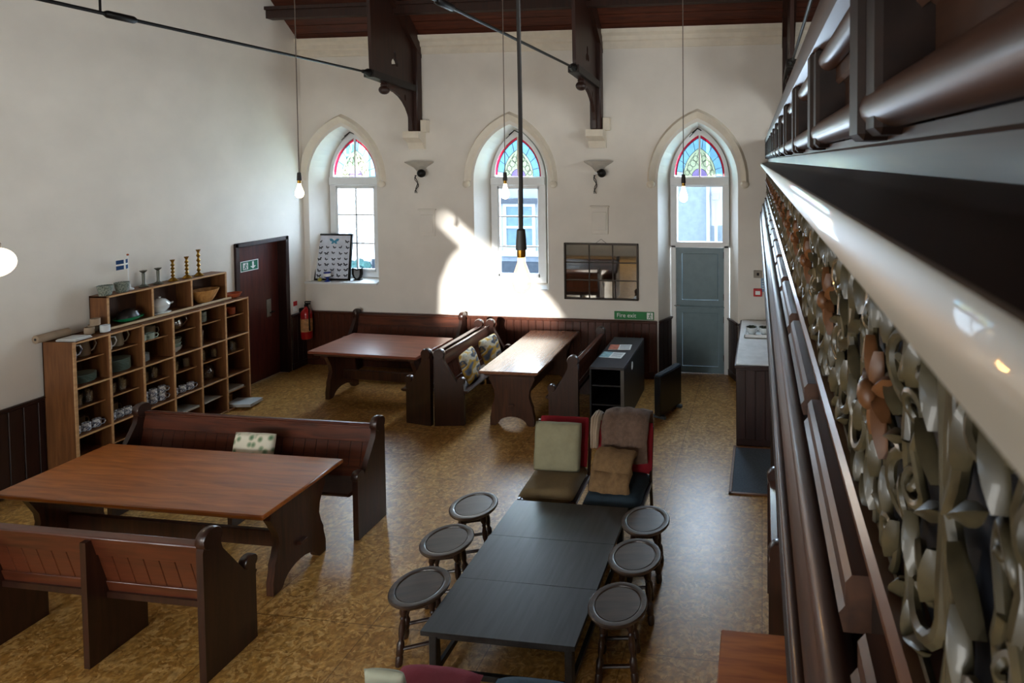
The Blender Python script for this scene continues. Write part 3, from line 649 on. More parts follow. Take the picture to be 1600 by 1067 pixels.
# ------------------------------------------------------------------ trestle tables
def trestle(name, label, lx, ly, h, loc, rz, topmat, slab_in=.1, slab_w=.52):
    """long axis on local x, centre at loc"""
    r = thing(name, label, 'table', loc, rz, 'trestle tables')
    a, b = lx/2, ly/2
    MB().bbox(-a, a, -b, b, h-.035, h, .008).build('tabletop', topmat, r)
    MB().bbox(-a+.05, a-.05, -b+.045, b-.045, h-.075, h-.034, .012).build('under_frame', TLEG if topmat is not TABLE else TABLE, r)
    hw = slab_w/2; T = h-.07
    right = [(hw, T), (hw+.01, T-.06), (hw-.015, T-.11), (hw-.055, T-.2), (hw-.065, T-.28), (hw-.045, T-.36), (hw-.02, T-.42), (hw-.02, T-.46), (hw, T-.55), (hw, 0), (hw-.07, 0)]
    archp = [( (hw-.09)*math.cos(math.radians(q)), .0+.115*math.sin(math.radians(q))) for q in range(10, 171, 16)]
    prof = right + archp + [(-p[0], p[1]) for p in reversed(right)]
    me = MB().prism(prof, 0, -.03, .03).mesh('slab_end', 30)
    for s_ in (-1, 1):
        o = link('slab_end', me, TLEG, r, (s_*(a-slab_in), 0, 0))
        MB().bbox(s_*.03-.02, s_*.03+.02+s_*.02, -.035, .035, .245, .275, .004).build('wedge_peg', TLEG, o)
    MB().bbox(-a+slab_in, a-slab_in, -.02, .02, .2, .33, .006).build('stretcher', TLEG, r)
    return r
trestle('trestle_table', 'large orange-brown trestle table in front of the long pew', 2.35, .82, .72, (-4.79, 4.105, 0), 0, TABLE, .1, .53)
trestle('trestle_table', 'red-brown trestle table in the far left corner', 1.64, .86, .72, (-5.33, 7.46, 0), -.045, wood('table_wood_red', (112, 58, 42), (150, 86, 64), .3, 0, coat=.3), .16, .56)
t3 = trestle('trestle_table', 'narrow trestle table with a bright sheen between two pews', 1.74, .76, .72, (-3.115, 7.51, 0), PI/2+.02, wood('table_wood_shiny', (112, 72, 50), (146, 100, 74), .24, 0, coat=.4), .14, .57)

# ------------------------------------------------------------------ low black table and stools
bt = thing('low_table', 'low black rectangular table ringed by six round stools', 'table', (-1.605, 3.925, 0))
for k in range(3):
    MB().bbox(-.495, .495, -.695+k*.4634, -.695+(k+1)*.4634-.0006, .37, .40, .0015).build('top_board', BLACKW, bt)
for sx in (-1, 1):
    for sy in (-1, 1): MB().bbox(sx*.44-.025, sx*.44+.025, sy*.63-.025, sy*.63+.025, 0, .372, .004).build('leg', BLACKW, bt)
    MB().bbox(sx*.44-.015, sx*.44+.015, -.62, .62, .07, .11, .004).build('stretcher', BLACKW, bt); MB().bbox(sx*.44-.012, sx*.44+.012, -.62, .62, .31, .37, .004).build('apron', BLACKW, bt)
for sy in (-1, 1): MB().bbox(-.43, .43, sy*.63-.012, sy*.63+.012, .31, .37, .004).build('apron', BLACKW, bt); MB().bbox(-.43, .43, sy*.63-.015, sy*.63+.015, .07, .11, .004).build('stretcher', BLACKW, bt)
def stool(label, loc, rz):
    r = thing('round_stool', label, 'stool', loc, rz, 'round stools at the low black table')
    MB().lathe([(.001, .4225), (.05, .423), (.14, .4235), (.144, .4235), (.147, .419), (.151, .419), (.154, .4265), (.162, .4285), (.187, .4275), (.194, .421), (.194, .412), (.186, .402), (.17, .398), (.001, .398)][::-1], 40).build('seat', STOOLW, r)
    leg = [(.021, 0), (.024, .015), (.024, .05), (.019, .065), (.024, .075), (.025, .135), (.018, .15), (.013, .165), (.021, .20), (.022, .24), (.014, .285), (.02, .295), (.014, .305), (.025, .33), (.025, .40)]
    for k in range(4):
        a = PI/4+k*PI/2; top = Vector((.115*math.cos(a), .115*math.sin(a), .40)); bot = Vector((.165*math.cos(a), .165*math.sin(a), 0))
        q = (top-bot).to_track_quat('Z', 'Y').to_matrix().to_4x4(); sc = (top-bot).length/.40
        MB().lathe([(p[0], p[1]*sc) for p in leg], 10, M=Matrix.Translation(bot) @ q).build('leg', STOOLL, r)
        a2 = a+PI/2; b1 = Vector((.153*math.cos(a), .153*math.sin(a), .10)); b2_ = Vector((.153*math.cos(a2), .153*math.sin(a2), .10))
        MB().tube([b1, b2_], .012, 8).build('stretcher', STOOLL, r); 
        t1 = Vector((.118*math.cos(a), .118*math.sin(a), .365)); t2 = Vector((.118*math.cos(a2), .118*math.sin(a2), .365)); d_ = (t2-t1)
        mid = (t1+t2)/2; ang = math.atan2(d_.y, d_.x)
        MB().bbox(-d_.length/2, d_.length/2, -.01, .01, -.035, .035, .003, Matrix.Translation(mid) @ Matrix.Rotation(ang, 4, 'Z')).build('apron', STOOLL, r)
    return r
s0 = stool('round dark stool, farthest of the three left of the black table', (-2.398, 4.467, 0), .35)
for lb, p, rz in (('round dark stool, middle of the three left of the black table', (-2.381, 4.025), .3), ('round dark stool, nearest of the three left of the black table', (-2.305, 3.553), .42),
                  ('round dark stool, farthest of the three right of the black table', (-.928, 4.442), .1), ('round dark stool, middle of the three right of the black table', (-.921, 4.021), .2),
                  ('round brown stool, nearest of the three right of the black table', (-.931, 3.563), .15)):
    dup(s0, (p[0], p[1], 0), rz, lb)

# ------------------------------------------------------------------ cushions and easy chairs
def pillow_mesh(wd, ht, th, n_=14, sag=0, seed=0):
    rnd = random.Random(seed); m = MB(); vs = []; fs = []
    ph = rnd.uniform(0, 6)
    for side in (1, -1):
        for i in range(n_+1):
            for j in range(n_+1):
                u = i/n_*2-1; v = j/n_*2-1
                e = (1-abs(u)**2.6)*(1-abs(v)**2.6)
                pin = 1-.06*(u*u*v*v)-.05*(1-abs(u))*abs(v)**4-.05*(1-abs(v))*abs(u)**4
                z = side*(th/2)*(max(0, e)**.42)*(1+.10*math.sin(3.1*u+ph)*math.cos(2.7*v+ph))
                vs.append((u*wd/2*pin, v*ht/2*pin, z+sag*(u*u-.3)))
    k = n_+1
    for sd in (0, 1):
        o = sd*k*k
        for i in range(n_):
            for j in range(n_):
                q = (o+i*k+j, o+(i+1)*k+j, o+(i+1)*k+j+1, o+i*k+j+1); fs.append(q if sd == 0 else q[::-1])
    m.add(vs, fs); return m
def cushion(label, loc, rot, wd, ht, th, mat, seed=0, name='cushion', group=None, cat='cushion'):
    m = pillow_mesh(wd, ht, th, seed=seed); o = m.build(name, mat, None, loc, rot, smooth=80)
    me = o.data; bm = bmesh.new(); bm.from_mesh(me); bmesh.ops.remove_doubles(bm, verts=bm.verts[:], dist=.0008); bm.to_mesh(me); bm.free()
    return tag(o, label, cat, group)
FLORAL = fabric_pattern('floral_fabric', [(84, 122, 90), (120, 148, 116), (176, 186, 156), (228, 222, 202), (232, 228, 208)], 15, 'voronoi')
PLAID = fabric_pattern('plaid_fabric', [(40, 48, 62), (86, 96, 112), (196, 152, 40), (206, 196, 170), (52, 70, 92), (176, 136, 40)], 4.2, 'plaid')
OLIVE = plain('olive_grey_linen', (142, 136, 108), .95, noise=.1, scale=12, bump=.3); TAN = plain('tan_upholstery', (112, 94, 64), .9, noise=.12, scale=9, bump=.3)
NAVYU = plain('dark_blue_upholstery', (34, 52, 64), .85, noise=.15, scale=9, bump=.3); REDU = plain('crimson_cloth', (142, 18, 34), .9, noise=.12, bump=.3)
BRWN = plain('brown_fleece', (104, 82, 68), .98, noise=.2, scale=30, bump=.6); TANB = plain('tan_fleece', (122, 94, 62), .98, noise=.2, scale=26, bump=.6); BEIGE = plain('beige_cloth', (158, 138, 116), .95, noise=.1, bump=.3)
cushion('cream cushion with green floral print on the long pew', (-4.62, 4.635, .628), (math.radians(76), 0, .03), .43, .40, .10, FLORAL, 1)
cushion('yellow and blue plaid cushion, nearer of the two on the pew', (-3.80, 7.05, .634), (math.radians(72), 0, PI/2+.1), .42, .42, .13, PLAID, 2, group='plaid cushions')
cushion('yellow and blue plaid cushion, farther of the two on the pew', (-3.80, 7.62, .634), (math.radians(72), 0, PI/2-.1), .42, .42, .13, PLAID, 3, group='plaid cushions')
def easy_chair(label, loc, rz, seatmat, backmat, bh=.48, bz=.60, bw=.50):
    """seat front on local -y"""
    r = thing('easy_chair', label, 'chair', loc, rz, 'low easy chairs')
    for sx in (-1, 1):
        MB().tube([(sx*.255, -.22, 0), (sx*.255, -.23, .29)], .016, 8).build('leg', PEWD, r); MB().tube([(sx*.255, .26, 0), (sx*.255, .20, .3), (sx*.255, .30, bz+bh/2-.06)], .016, 8).build('leg', PEWD, r)
        MB().bbox(sx*.255-.014, sx*.255+.014, -.25, .24, .27, .31, .004).build('seat_rail', PEWD, r)
    MB().bbox(-.25, .25, -.24, .22, .275, .30, .004).build('seat_base', PEWD, r)
    sc = pillow_mesh(.53, .54, .17, 14, 0, 5); sc.v = [(x, y, max(-.055, min(z, .06+.01*math.sin(5*x)))) for x, y, z in sc.v]
    sc.build('seat_cushion', seatmat, r, (0, -.02, .345), smooth=80)
    bc = pillow_mesh(bw, bh, .12, 14, 0, 6); bc.build('back_cushion', backmat, r, (0, .245, bz), (math.radians(80), 0, 0), smooth=80)
    return r
easy_chair('easy chair with tan seat and crimson back at the far end of the black table', (-1.895, 5.03, 0), .02, TAN, REDU)
easy_chair('easy chair with dark blue seat, brown blankets on its back', (-1.29, 4.99, 0), .0, NAVYU, REDU, bw=.56)
cushion('olive-grey square pillow on the tan easy chair', (-1.90, 5.105, .633), (math.radians(80), .0, .02), .47, .46, .11, OLIVE, 9)
def blanket(label, pts, wd, mat, loc, rz, th=.035, seed=0):
    """folded cloth: thick strip following a profile (y,z)"""
    rnd = random.Random(seed); m = MB(); n_ = 14; vs = []; fs = []; k = len(pts)
    for i, (y, z) in enumerate(pts):
        t0 = Vector(pts[min(i+1, k-1)])-Vector(pts[max(i-1, 0)]); nn = Vector((-t0.y, t0.x)).normalized()
        for s_ in (0, 1):
            for j in range(n_+1):
                u = j/n_-.5; wob = .006*math.sin(9*u+i*1.3+seed)+.006*math.sin(21*u+seed*2)
                edge = 1-.5*(abs(u)*2)**8; d = (th*edge if s_ else 0)+wob
                vs.append((u*(wd+.012*math.sin(i*2.1+seed)), y+nn.x*d, z+nn.y*d))
    r_ = 2*(n_+1)
    for i in range(k-1):
        for j in range(n_):
            a = i*r_+j; fs.append((a, a+1, a+r_+1, a+r_)); b = a+n_+1; fs.append((b, b+r_, b+r_+1, b+1))
        for a, b in ((i*r_, i*r_+n_+1), (i*r_+n_, i*r_+2*n_+1)): fs.append((a, b, b+r_, a+r_))
    for i in (0, k-1):
        for j in range(n_): a = i*r_+j; fs.append((a, a+1, a+n_+2, a+n_+1))
    return tag(m.add(vs, fs).build('folded_blanket', mat, None, loc, (0, 0, rz), smooth=70), label, 'blanket')
blanket('brown fleece blanket folded over the back of the blue easy chair', [(-.145, -.03), (-.135, .06), (-.12, .16), (-.10, .26), (-.05, .325), (.03, .345), (.10, .32), (.14, .20), (.155, .05)], .44, BRWN, (-1.27, 5.27, .55), 0, .05, 1)
blanket('tan fleece blanket bundled on the seat of the blue easy chair', [(-.17, .03), (-.165, .09), (-.12, .13), (-.09, .15), (-.085, .20), (-.04, .245), (.03, .25)], .37, TANB, (-1.315, 4.995, .385), -.08, .06, 2)
blanket('beige cloth hung over the left corner of the blue easy chair', [(-.13, .03), (-.12, .16), (-.07, .27), (.02, .285), (.09, .24), (.12, .05)], .085, BEIGE, (-1.555, 5.27, .60), 0, .025, 4)
easy_chair('crimson-cushioned easy chair at the near end of the black table', (-1.84, 2.77, 0), PI, plain('crimson_seat', (140, 44, 56), .9, noise=.1, bump=.3), REDU, .30, .50)
easy_chair('slate-blue easy chair at the near end of the black table', (-1.25, 2.76, 0), PI, plain('slate_blue_seat', (64, 82, 94), .9, noise=.1, bump=.3), NAVYU, .30, .50)
cushion('pale cushion at the bottom edge beside the crimson seat', (-1.96, 2.715, .534), (math.radians(80), 0, PI+.0), .24, .24, .07, plain('pale_sage_cloth', (170, 172, 150), .95, noise=.08), 15)

# ------------------------------------------------------------------ black cabinet, heater, counter, mat
cb = thing('black_cabinet', 'black bookcase with leaflets on top, behind the short pew', 'cabinet', (-2.13, 6.85, 0))
BLK = plain('black_paint', (24, 24, 26), .42, noise=.15)
MB().bbox(0, .44, 0, 1.22, .72, .75, .004).build('top_panel', plain('dark_slate_paint', (44, 44, 50), .45), cb)
for x in (.0, .415): MB().bbox(x, x+.025, 0.0, 1.22, 0, .72, .003).build('side_panel', BLK, cb)
MB().bbox(.025, .415, 1.19, 1.215, 0, .72, .003).build('back_panel', BLK, cb)
for z in (.03, .26, .5): MB().bbox(.025, .415, .02, 1.19, z, z+.02, .003).build('shelf', BLK, cb)
MB().bbox(.395, .44, -.004, .002, 0, .72, .001).build('worn_edge', plain('worn_edge_paint', (96, 92, 88), .6), cb)
for (x, y, rz, col, lb) in ((-1.93, 7.62, .1, (206, 128, 104), 'orange and white leaflet on the black cabinet'), (-1.955, 7.30, -.06, (150, 190, 196), 'pale blue leaflet on the black cabinet, nearer the camera')):
    lf = thing('leaflet', lb, 'leaflet', (x, y, .751), rz)
    MB().box(-.15, .15, -.105, .105, 0, .004).build('sheet', WHT, lf, smooth=0); MB().box(-.15, -.02, -.105, .105, .004, .0048).build('printed_panel', plain('print_%d' % col[0], col, .6, noise=.3, scale=20), lf, smooth=0)
    for k in range(5): MB().box(.0, .13, .07-k*.035, .08-k*.035, .004, .0048).build('printed_line', plain('print_grey', (120, 126, 130), .7), lf, smooth=0)
st = tag(MB().lathe([(.001, 0), (.05, 0), (.05, .004), (.001, .004)], 20, M=Matrix.Translation((-1.688, 7.28, .63)) @ Matrix.Rotation(PI/2, 4, 'Y')).build('round_sticker', WHT), 'round white sticker on the side of the black cabinet', 'sticker')
ht = thing('convector_heater', 'black slab-shaped electric heater standing on the floor beside the black cabinet', 'heater', (-1.225, 7.36, 0), math.atan2(.28, .12)-PI/2+PI/2)
MB().bbox(-.26, .26, -.05, .05, .04, .56, .012).build('case', plain('black_enamel', (22, 25, 30), .3), ht)
MB().bbox(-.25, .25, -.042, .042, .555, .572, .004).build('top_grille_bed', plain('blue_black_grille', (38, 58, 78), .35), ht)
for k in range(11): MB().bbox(-.24+k*.046, -.215+k*.046, -.036, .036, .571, .577, .002).build('grille_slat', BLK, ht)
for x in (-.2, .2): MB().bbox(x-.02, x+.02, -.09, .09, 0, .042, .006).build('foot', plain('heater_foot', (88, 104, 120), .4), ht)
ct = thing('serving_counter', 'dark panelled counter with a white top right of the blue door', 'counter', (-.30, 6.56, 0))
MB().bbox(0, .9, .02, 1.88, 0, .91, .006).build('body', WAINSD, ct)
for k in range(8): MB().bbox(.004+k*.112, .108+k*.112, .008, .021, .08, .89, .004).build('plank', WAINSD, ct)
MB().bbox(-.02, .92, 0, 1.9, .91, .945, .006).build('edge_strip', WAINSD, ct)
MB().bbox(.0, .9, .03, 1.88, .944, .952, .002).build('white_worktop', plain('white_laminate', (226, 226, 224), .3), ct)
tr = thing('tray', 'white tray holding three bowls on the serving counter', 'tray', (.0, 7.72, .953))
MB().bbox(-.24, .36, -.14, .14, 0, .012, .004).build('tray_base', WHITE, tr)
for a in ((-.24, .36, -.14, -.12), (-.24, .36, .12, .14), (-.24, -.22, -.14, .14), (.34, .36, -.14, .14)): MB().bbox(a[0], a[1], a[2], a[3], .0, .045, .004).build('tray_rim', WHITE, tr)
for k in range(3):
    r = thing('bowl', ['white bowl of herbs at the left of the counter tray', 'white bowl of herbs in the middle of the counter tray', 'white bowl of herbs at the right of the counter tray'][k], 'bowl', (-.14+k*.17, 7.72, .966), 0, 'bowls in the tray')
    MB().lathe([(.035, 0), (.05, .01), (.075, .06), (.08, .1), (.075, .1), (.068, .06), (.001, .02)], 20).build('bowl_body', CHINA, r)
    c_ = MB(); random.seed(k)
    for q in range(26): c_.ball((random.uniform(-.05, .05), random.uniform(-.05, .05), random.uniform(.06, .1)), .016, 6, 4, (1.4, .8, .6))
    c_.build('contents', plain('dark_green_herbs', (46, 52, 30), .8, noise=.4, scale=40), r)
mt = thing('entrance_mat', 'grey mat in a wooden edging beside the gallery post', 'mat', (.03, 6.07, 0))
MB().bbox(-.33, .5, -.45, .45, .002, .012, .003).build('mat', plain('slate_mat', (88, 98, 108), .95, noise=.15, scale=60, bump=.6), mt)
for a in ((-.36, .5, -.48, -.45), (-.36, .5, .45, .48), (-.36, -.33, -.48, .48)): MB().bbox(a[0], a[1], a[2], a[3], .0, .016, .003).build('wood_edging', SHELFW, mt)
wt = thing('side_table', 'orange-brown table corner under the gallery at the bottom right', 'table', (.15, 2.55, 0))
MB().bbox(-.37, .5, -.5, .5, .715, .75, .006).build('tabletop', TABLE, wt)
for x in (-.3, .42):
    for y in (-.42, .42): MB().bbox(x-.03, x+.03, y-.03, y+.03, 0, .715, .005).build('leg', TLEG, wt)
pew('pew end in the shadow below the gallery', .9, (.095, 3.05, 0), -PI/2, name='gallery_pew').location = (.04, 4.37, 0)

# ------------------------------------------------------------------ shelf unit and crockery
sh = thing('shelf_unit', 'wide brown pigeonhole shelf unit full of crockery against the left wall', 'shelf', (-7.37, 5.0, 0))
D_ = .37; LY = 2.03; cw = LY/6
for k in range(7):
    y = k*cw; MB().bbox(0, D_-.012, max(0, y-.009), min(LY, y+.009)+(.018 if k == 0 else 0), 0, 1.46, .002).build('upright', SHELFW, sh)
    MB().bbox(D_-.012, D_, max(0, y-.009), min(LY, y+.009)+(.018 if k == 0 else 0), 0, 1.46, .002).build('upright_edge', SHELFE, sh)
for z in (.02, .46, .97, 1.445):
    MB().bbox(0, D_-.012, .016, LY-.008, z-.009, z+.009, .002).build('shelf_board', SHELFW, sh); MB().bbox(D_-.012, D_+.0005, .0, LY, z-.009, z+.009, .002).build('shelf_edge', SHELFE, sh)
for k in range(6):
    for z in (.22, .735, 1.235):
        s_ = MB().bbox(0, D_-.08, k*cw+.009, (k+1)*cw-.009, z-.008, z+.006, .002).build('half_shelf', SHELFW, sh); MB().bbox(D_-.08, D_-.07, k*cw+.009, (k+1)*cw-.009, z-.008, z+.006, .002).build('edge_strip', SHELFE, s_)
MB().box(0, .012, 0, LY, 0, 1.46).build('back_board', SHELFB, sh, smooth=0)
tu = thing('top_shelf_box', 'three-compartment wooden box shelf standing on the shelf unit', 'shelf', (-7.37, 5.43, 1.462))
for z, nm in ((.0, 'bottom_board'), (.352, 'top_board')): MB().bbox(0, .225, 0, 1.42, z, z+.02, .002).build(nm, SHELFW, tu); MB().bbox(.222, .232, 0, 1.42, z, z+.02, .002).build('edge_strip', SHELFE, tu)
for y in (.0, .467, .935, 1.40): MB().bbox(0, .222, y, y+.02, .0, .37, .002).build('divider', SHELFW, tu); MB().bbox(.222, .232, y, y+.02, .0, .37, .002).build('edge_strip', SHELFE, tu)
MB().box(0, .01, 0, 1.42, .0, .37).build('back_board', SHELFB, tu, smooth=0)
MB().bbox(.235, .255, .0, 1.46, .0, .028, .002).build('front_lip', plain('pale_lip_wood', (190, 166, 132), .5), tu)
zA, zB, zC, zD, zE, zF = 1.244, .98, .743, .47, .228, .03
def sy(c, u): return 5.0+cw*(c+u)          # column c, fraction u across
XF = -7.19                                # usual distance of things from the wall
def mug(label, loc, mat, r=.037, h=.085, rz=-.3, group=None, name='mug', cat='mug'):
    t = thing(name, label, cat, loc, rz, group)
    MB().lathe([(r*.8, 0), (r, .006), (r, h), (r-.004, h), (r-.005, .01), (.001, .008)], 18).build('cup_body', mat, t)
    MB().tube([(r*.97, 0, h*.8), (r+.022, 0, h*.78), (r+.03, 0, h*.5), (r+.02, 0, h*.25), (r*.97, 0, h*.2)], .0055, 6).build('handle', mat, t)
    return t
def jug(label, loc, mat, r=.055, h=.17, rz=1.2):
    t = thing('jug', label, 'jug', loc, rz, 'jugs on the shelves')
    MB().lathe([(r*.8, 0), (r, .01), (r*1.02, h*.35), (r*.82, h*.75), (r*.85, h), (r*.8, h), (r*.78, h*.75), (r*.95, h*.35), (.001, .012)], 20).build('jug_body', mat, t)
    MB().tube([(r*.8, 0, h*.9), (r*1.5, 0, h*.88), (r*1.75, 0, h*.6), (r*1.4, 0, h*.3), (r*.98, 0, h*.22)], .008, 7).build('handle', mat, t)
    MB().tube([(-r*.7, 0, h*.86), (-r*1.05, 0, h*1.0)], [.016, .009], 8).build('spout', mat, t)
def lathe_thing(name, label, cat, loc, prof, mat, group=None, seg=20, sx=1, sy_=1):
    return tag(MB().lathe(prof, seg, sx=sx, sy=sy_).build(name, mat, None, loc), label, cat, group)
def plates(label_fmt, loc, r, n_, mat, step=.011):
    for k in range(n_):
        lathe_thing('plate', label_fmt if k < n_-1 else label_fmt.replace('in the', 'on top of the'), 'plate', (loc[0], loc[1], loc[2]+k*step), [(r*.55, 0), (r*.6, .003), (r*.97, .014), (r, .018), (r*.96, .018), (r*.6, .007), (.001, .006)], mat, 'stacked plates', 28)
gp = [(.026, 0), (.03, .004), (.034, .1), (.032, .1), (.028, .008), (.001, .007)]
def glasses(c, z, us, label, h=1.0, tall=False):
    for i, u in enumerate(us):
        p = [(a*(.85 if tall else 1), b*h) for a, b in gp]
        lathe_thing('drinking_glass', label, 'glass', (XF+(.06 if i % 2 else -.04), sy(c, u), z), p, GLASSW, 'drinking glasses, ' + label, 16)
# column 1
jug('white patterned jug in the left column of the shelf unit', (XF+.02, sy(0, .27), zA), BLUEP, .05, .155, 1.1)
jug('brown stoneware jug in the left column of the shelf unit', (XF-.0, sy(0, .66), zA), STONEW, .058, .18, 1.1)
plates('pale green dinner plate in the low stack, left column of shelves', (XF+.01, sy(0, .52), zB), .13, 7, CHINAG, .012)
glasses(0, zC, (.22, .36, .5, .66, .82), 'clear tumbler on the left column glass shelf', 1.25)
for i, u in enumerate((.2, .48, .76)): mug('blue and white mug in the row at the left column of shelves', (XF+.09, sy(0, u), zD), BLUEP, rz=.9, group='blue and white mugs, left column')
mug('brown stoneware cup behind the mugs in the left column', (XF-.07, sy(0, .60), zD), STONEW, .055, .12, 1.2)
mug('cream cup behind the mugs in the left column', (XF-.06, sy(0, .235), zD), BEIGE, .04, .11, 1.2)
# column 2
jug('white jug in the second column of the shelf unit', (XF+.05, sy(1, .2), zA), CHINA, .045, .155, 1.0)
jug('grey stoneware jug in the second column of the shelf unit', (XF-.0, sy(1, .62), zA), plain('grey_stoneware', (146, 134, 112), .5), .058, .175, 1.1)
plates('pale green plate in the tall stack, second column of shelves', (XF+.01, sy(1, .5), zB), .135, 10, CHINAG, .013)
glasses(1, zC, (.14, .3, .46, .62, .8), 'clear tumbler on the second column glass shelf', 1.25)
for i, u in enumerate((.18, .42, .66)): mug('blue and white mug in the row at the second column of shelves', (XF+.09, sy(1, u), zD), BLUEP, rz=.9, group='blue and white mugs, second column')
mug('brown stoneware pot behind the mugs in the second column', (XF-.05, sy(1, .5), zD), STONEW, .055, .14, 1.2)
# column 3
for i, (u, dx) in enumerate(((.15, .1), (.42, .1), (.2, -.03), (.7, -.02))): mug(['small white cup, front left in the third column', 'small white cup, front middle in the third column', 'pale cup at the back left of the third column', 'grey cup at the back right of the third column'][i], (XF+dx, sy(2, u), zA), CHINAG if i != 3 else plain('grey_stoneware', (146, 134, 112), .5), .042+.01*(i > 1), .075+.045*(i > 1), 1.0)
plates('white side plate in the stack, third column of shelves', (XF, sy(2, .3), zB), .085, 8, CHINA, .011)
glasses(2, zC, (.14, .3, .46, .62, .8), 'clear tumbler on the third column glass shelf', 1.25)
for lv in (0, 1):
    for u in (.2, .5, .8): mug('blue and white mug in the %s row of six, third column' % ('upper' if lv else 'lower'), (XF+.08, sy(2, u), zD+lv*.0865), BLUEP, rz=.9, group='blue and white mugs, third column %d' % lv)
# column 4
t = thing('glass_pitcher', 'shiny round glass pitcher in the fourth column of the shelf unit', 'pitcher', (XF+.03, sy(3, .42), zA), 1.0)
MB().lathe([(.05, 0), (.075, .03), (.085, .08), (.07, .13), (.055, .15), (.06, .17), (.057, .17), (.052, .15), (.066, .13), (.08, .08), (.07, .03), (.001, .008)], 22).build('pitcher_body', GLASSW, t)
MB().tube([(.058, 0, .155), (.11, 0, .15), (.12, 0, .1), (.082, 0, .05)], .007, 7).build('handle', GLASSW, t)
bowlp = lambda r, h: [(r*.45, 0), (r*.5, .006), (r*.85, h*.45), (r, h), (r*.96, h), (r*.8, h*.45), (.001, .012)]
lathe_thing('bowl', 'white bowl at the bottom of the pile in the fourth column', 'bowl', (XF+.03, sy(3, .36), zB), bowlp(.085, .07), CHINA)
lathe_thing('bowl', 'pale green bowl set in the white one, fourth column', 'bowl', (XF+.03, sy(3, .36), zB+.035), bowlp(.08, .08), CHINAG)
lathe_thing('bowl', 'grey-green bowl on top of the pile, fourth column', 'bowl', (XF+.03, sy(3, .36), zB+.08), bowlp(.082, .09), GREYP)
glasses(3, zC, (.14, .34, .54, .74), 'clear tumbler on the fourth column glass shelf', 1.2)
for i, u in enumerate((.18, .48, .78)): mug('blue and white mug in the row at the fourth column of shelves', (XF+.09, sy(3, u), zD), BLUEP, rz=.9, group='blue and white mugs, fourth column')
glasses(3, zD, (.35,), 'clear glass behind the mugs of the fourth column', 1.5)
# column 5
mug('grey-green pot at the top of the fifth column', (XF+.0, sy(4, .5), zA), GREYP, .06, .13, 2.0)
lathe_thing('wooden_pot', 'orange wooden pot at the left of the fifth column', 'pot', (XF+.08, sy(4, .13), zA), [(.025, 0), (.03, .02), (.022, .07), (.032, .12), (.001, .125)], TERRA)
glasses(4, zB, (.16, .34, .52), 'tall clear glass in the fifth column', 1.7, True)
glasses(4, zC, (.16, .36, .62, .82), 'clear tumbler on the fifth column glass shelf', 1.2)
for u in (.28, .7): lathe_thing('glass_jar', 'round glass jar on the fifth column lower shelf', 'jar', (XF, sy(4, u), zD), [(.05, 0), (.065, .02), (.07, .1), (.05, .15), (.04, .16), (.05, .18), (.045, .18), (.036, .16), (.046, .15), (.065, .1), (.06, .02), (.001, .01)], GLASSW, 'glass jars')
# column 6
for u, dz in ((.36, 0), (.68, 0)): lathe_thing('terracotta_pot', 'terracotta pot at the top of the last column' if u < .5 else 'smaller terracotta pot at the right of the last column', 'pot', (XF+.03*(u > .5), sy(5, u), zA), [(.04, 0), (.045, .01), (.062-.012*(u > .5), .11-.02*(u > .5)), (.055-.012*(u > .5), .11-.02*(u > .5)), (.001, .02)], TERRA)
glasses(5, zC, (.45, .65, .85), 'clear glass on the last column middle shelf', 1.1)
mug('white beaker at the left of the last column middle shelf', (XF+.09, sy(5, .12), zC), CHINA, .03, .12, 2)
glasses(5, zD, (.45,), 'single clear glass on the last column lower shelf', .9)
PAPER = plain('paper_stack', (182, 176, 166), .8, noise=.2, scale=14)
def papers(label, loc, n_, wd, ln, rz, mat=PAPER):
    r = thing('magazine_pile', label, 'magazines', loc, rz)
    for k in range(n_): MB().bbox(-wd/2+random.uniform(-.01, .01), wd/2, -ln/2, ln/2+random.uniform(-.01, .01), k*.008, k*.008+.007, .001).build('magazine', PAPER if k % 2 else CHINA, r)
papers('flat papers on the low shelf of the fourth column', (XF+.03, sy(3, .5), zE), 3, .26, .28, 0)
papers('flat papers on the low shelf of the fifth column', (XF+.03, sy(4, .45), zE), 2, .24, .24, .1)
papers('flat papers on the low shelf of the last column', (XF+.0, sy(5, .5), zE), 4, .24, .26, 0)
papers('pile of magazines sticking out at the foot of the last column', (XF+.22, sy(5, .58), .03), 5, .34, .22, .15)
bxo = thing('small_wooden_box', 'small wooden box under the papers in the last column', 'box', (XF+.06, sy(5, .42), .26)); MB().bbox(-.08, .08, -.1, .1, 0, .1, .004).build('box_body', SHELFE, bxo); MB().bbox(-.083, .083, -.103, .103, .095, .115, .004).build('lid', SHELFE, bxo)
bxo.location.z = .03; bxo.location.x = XF-.08
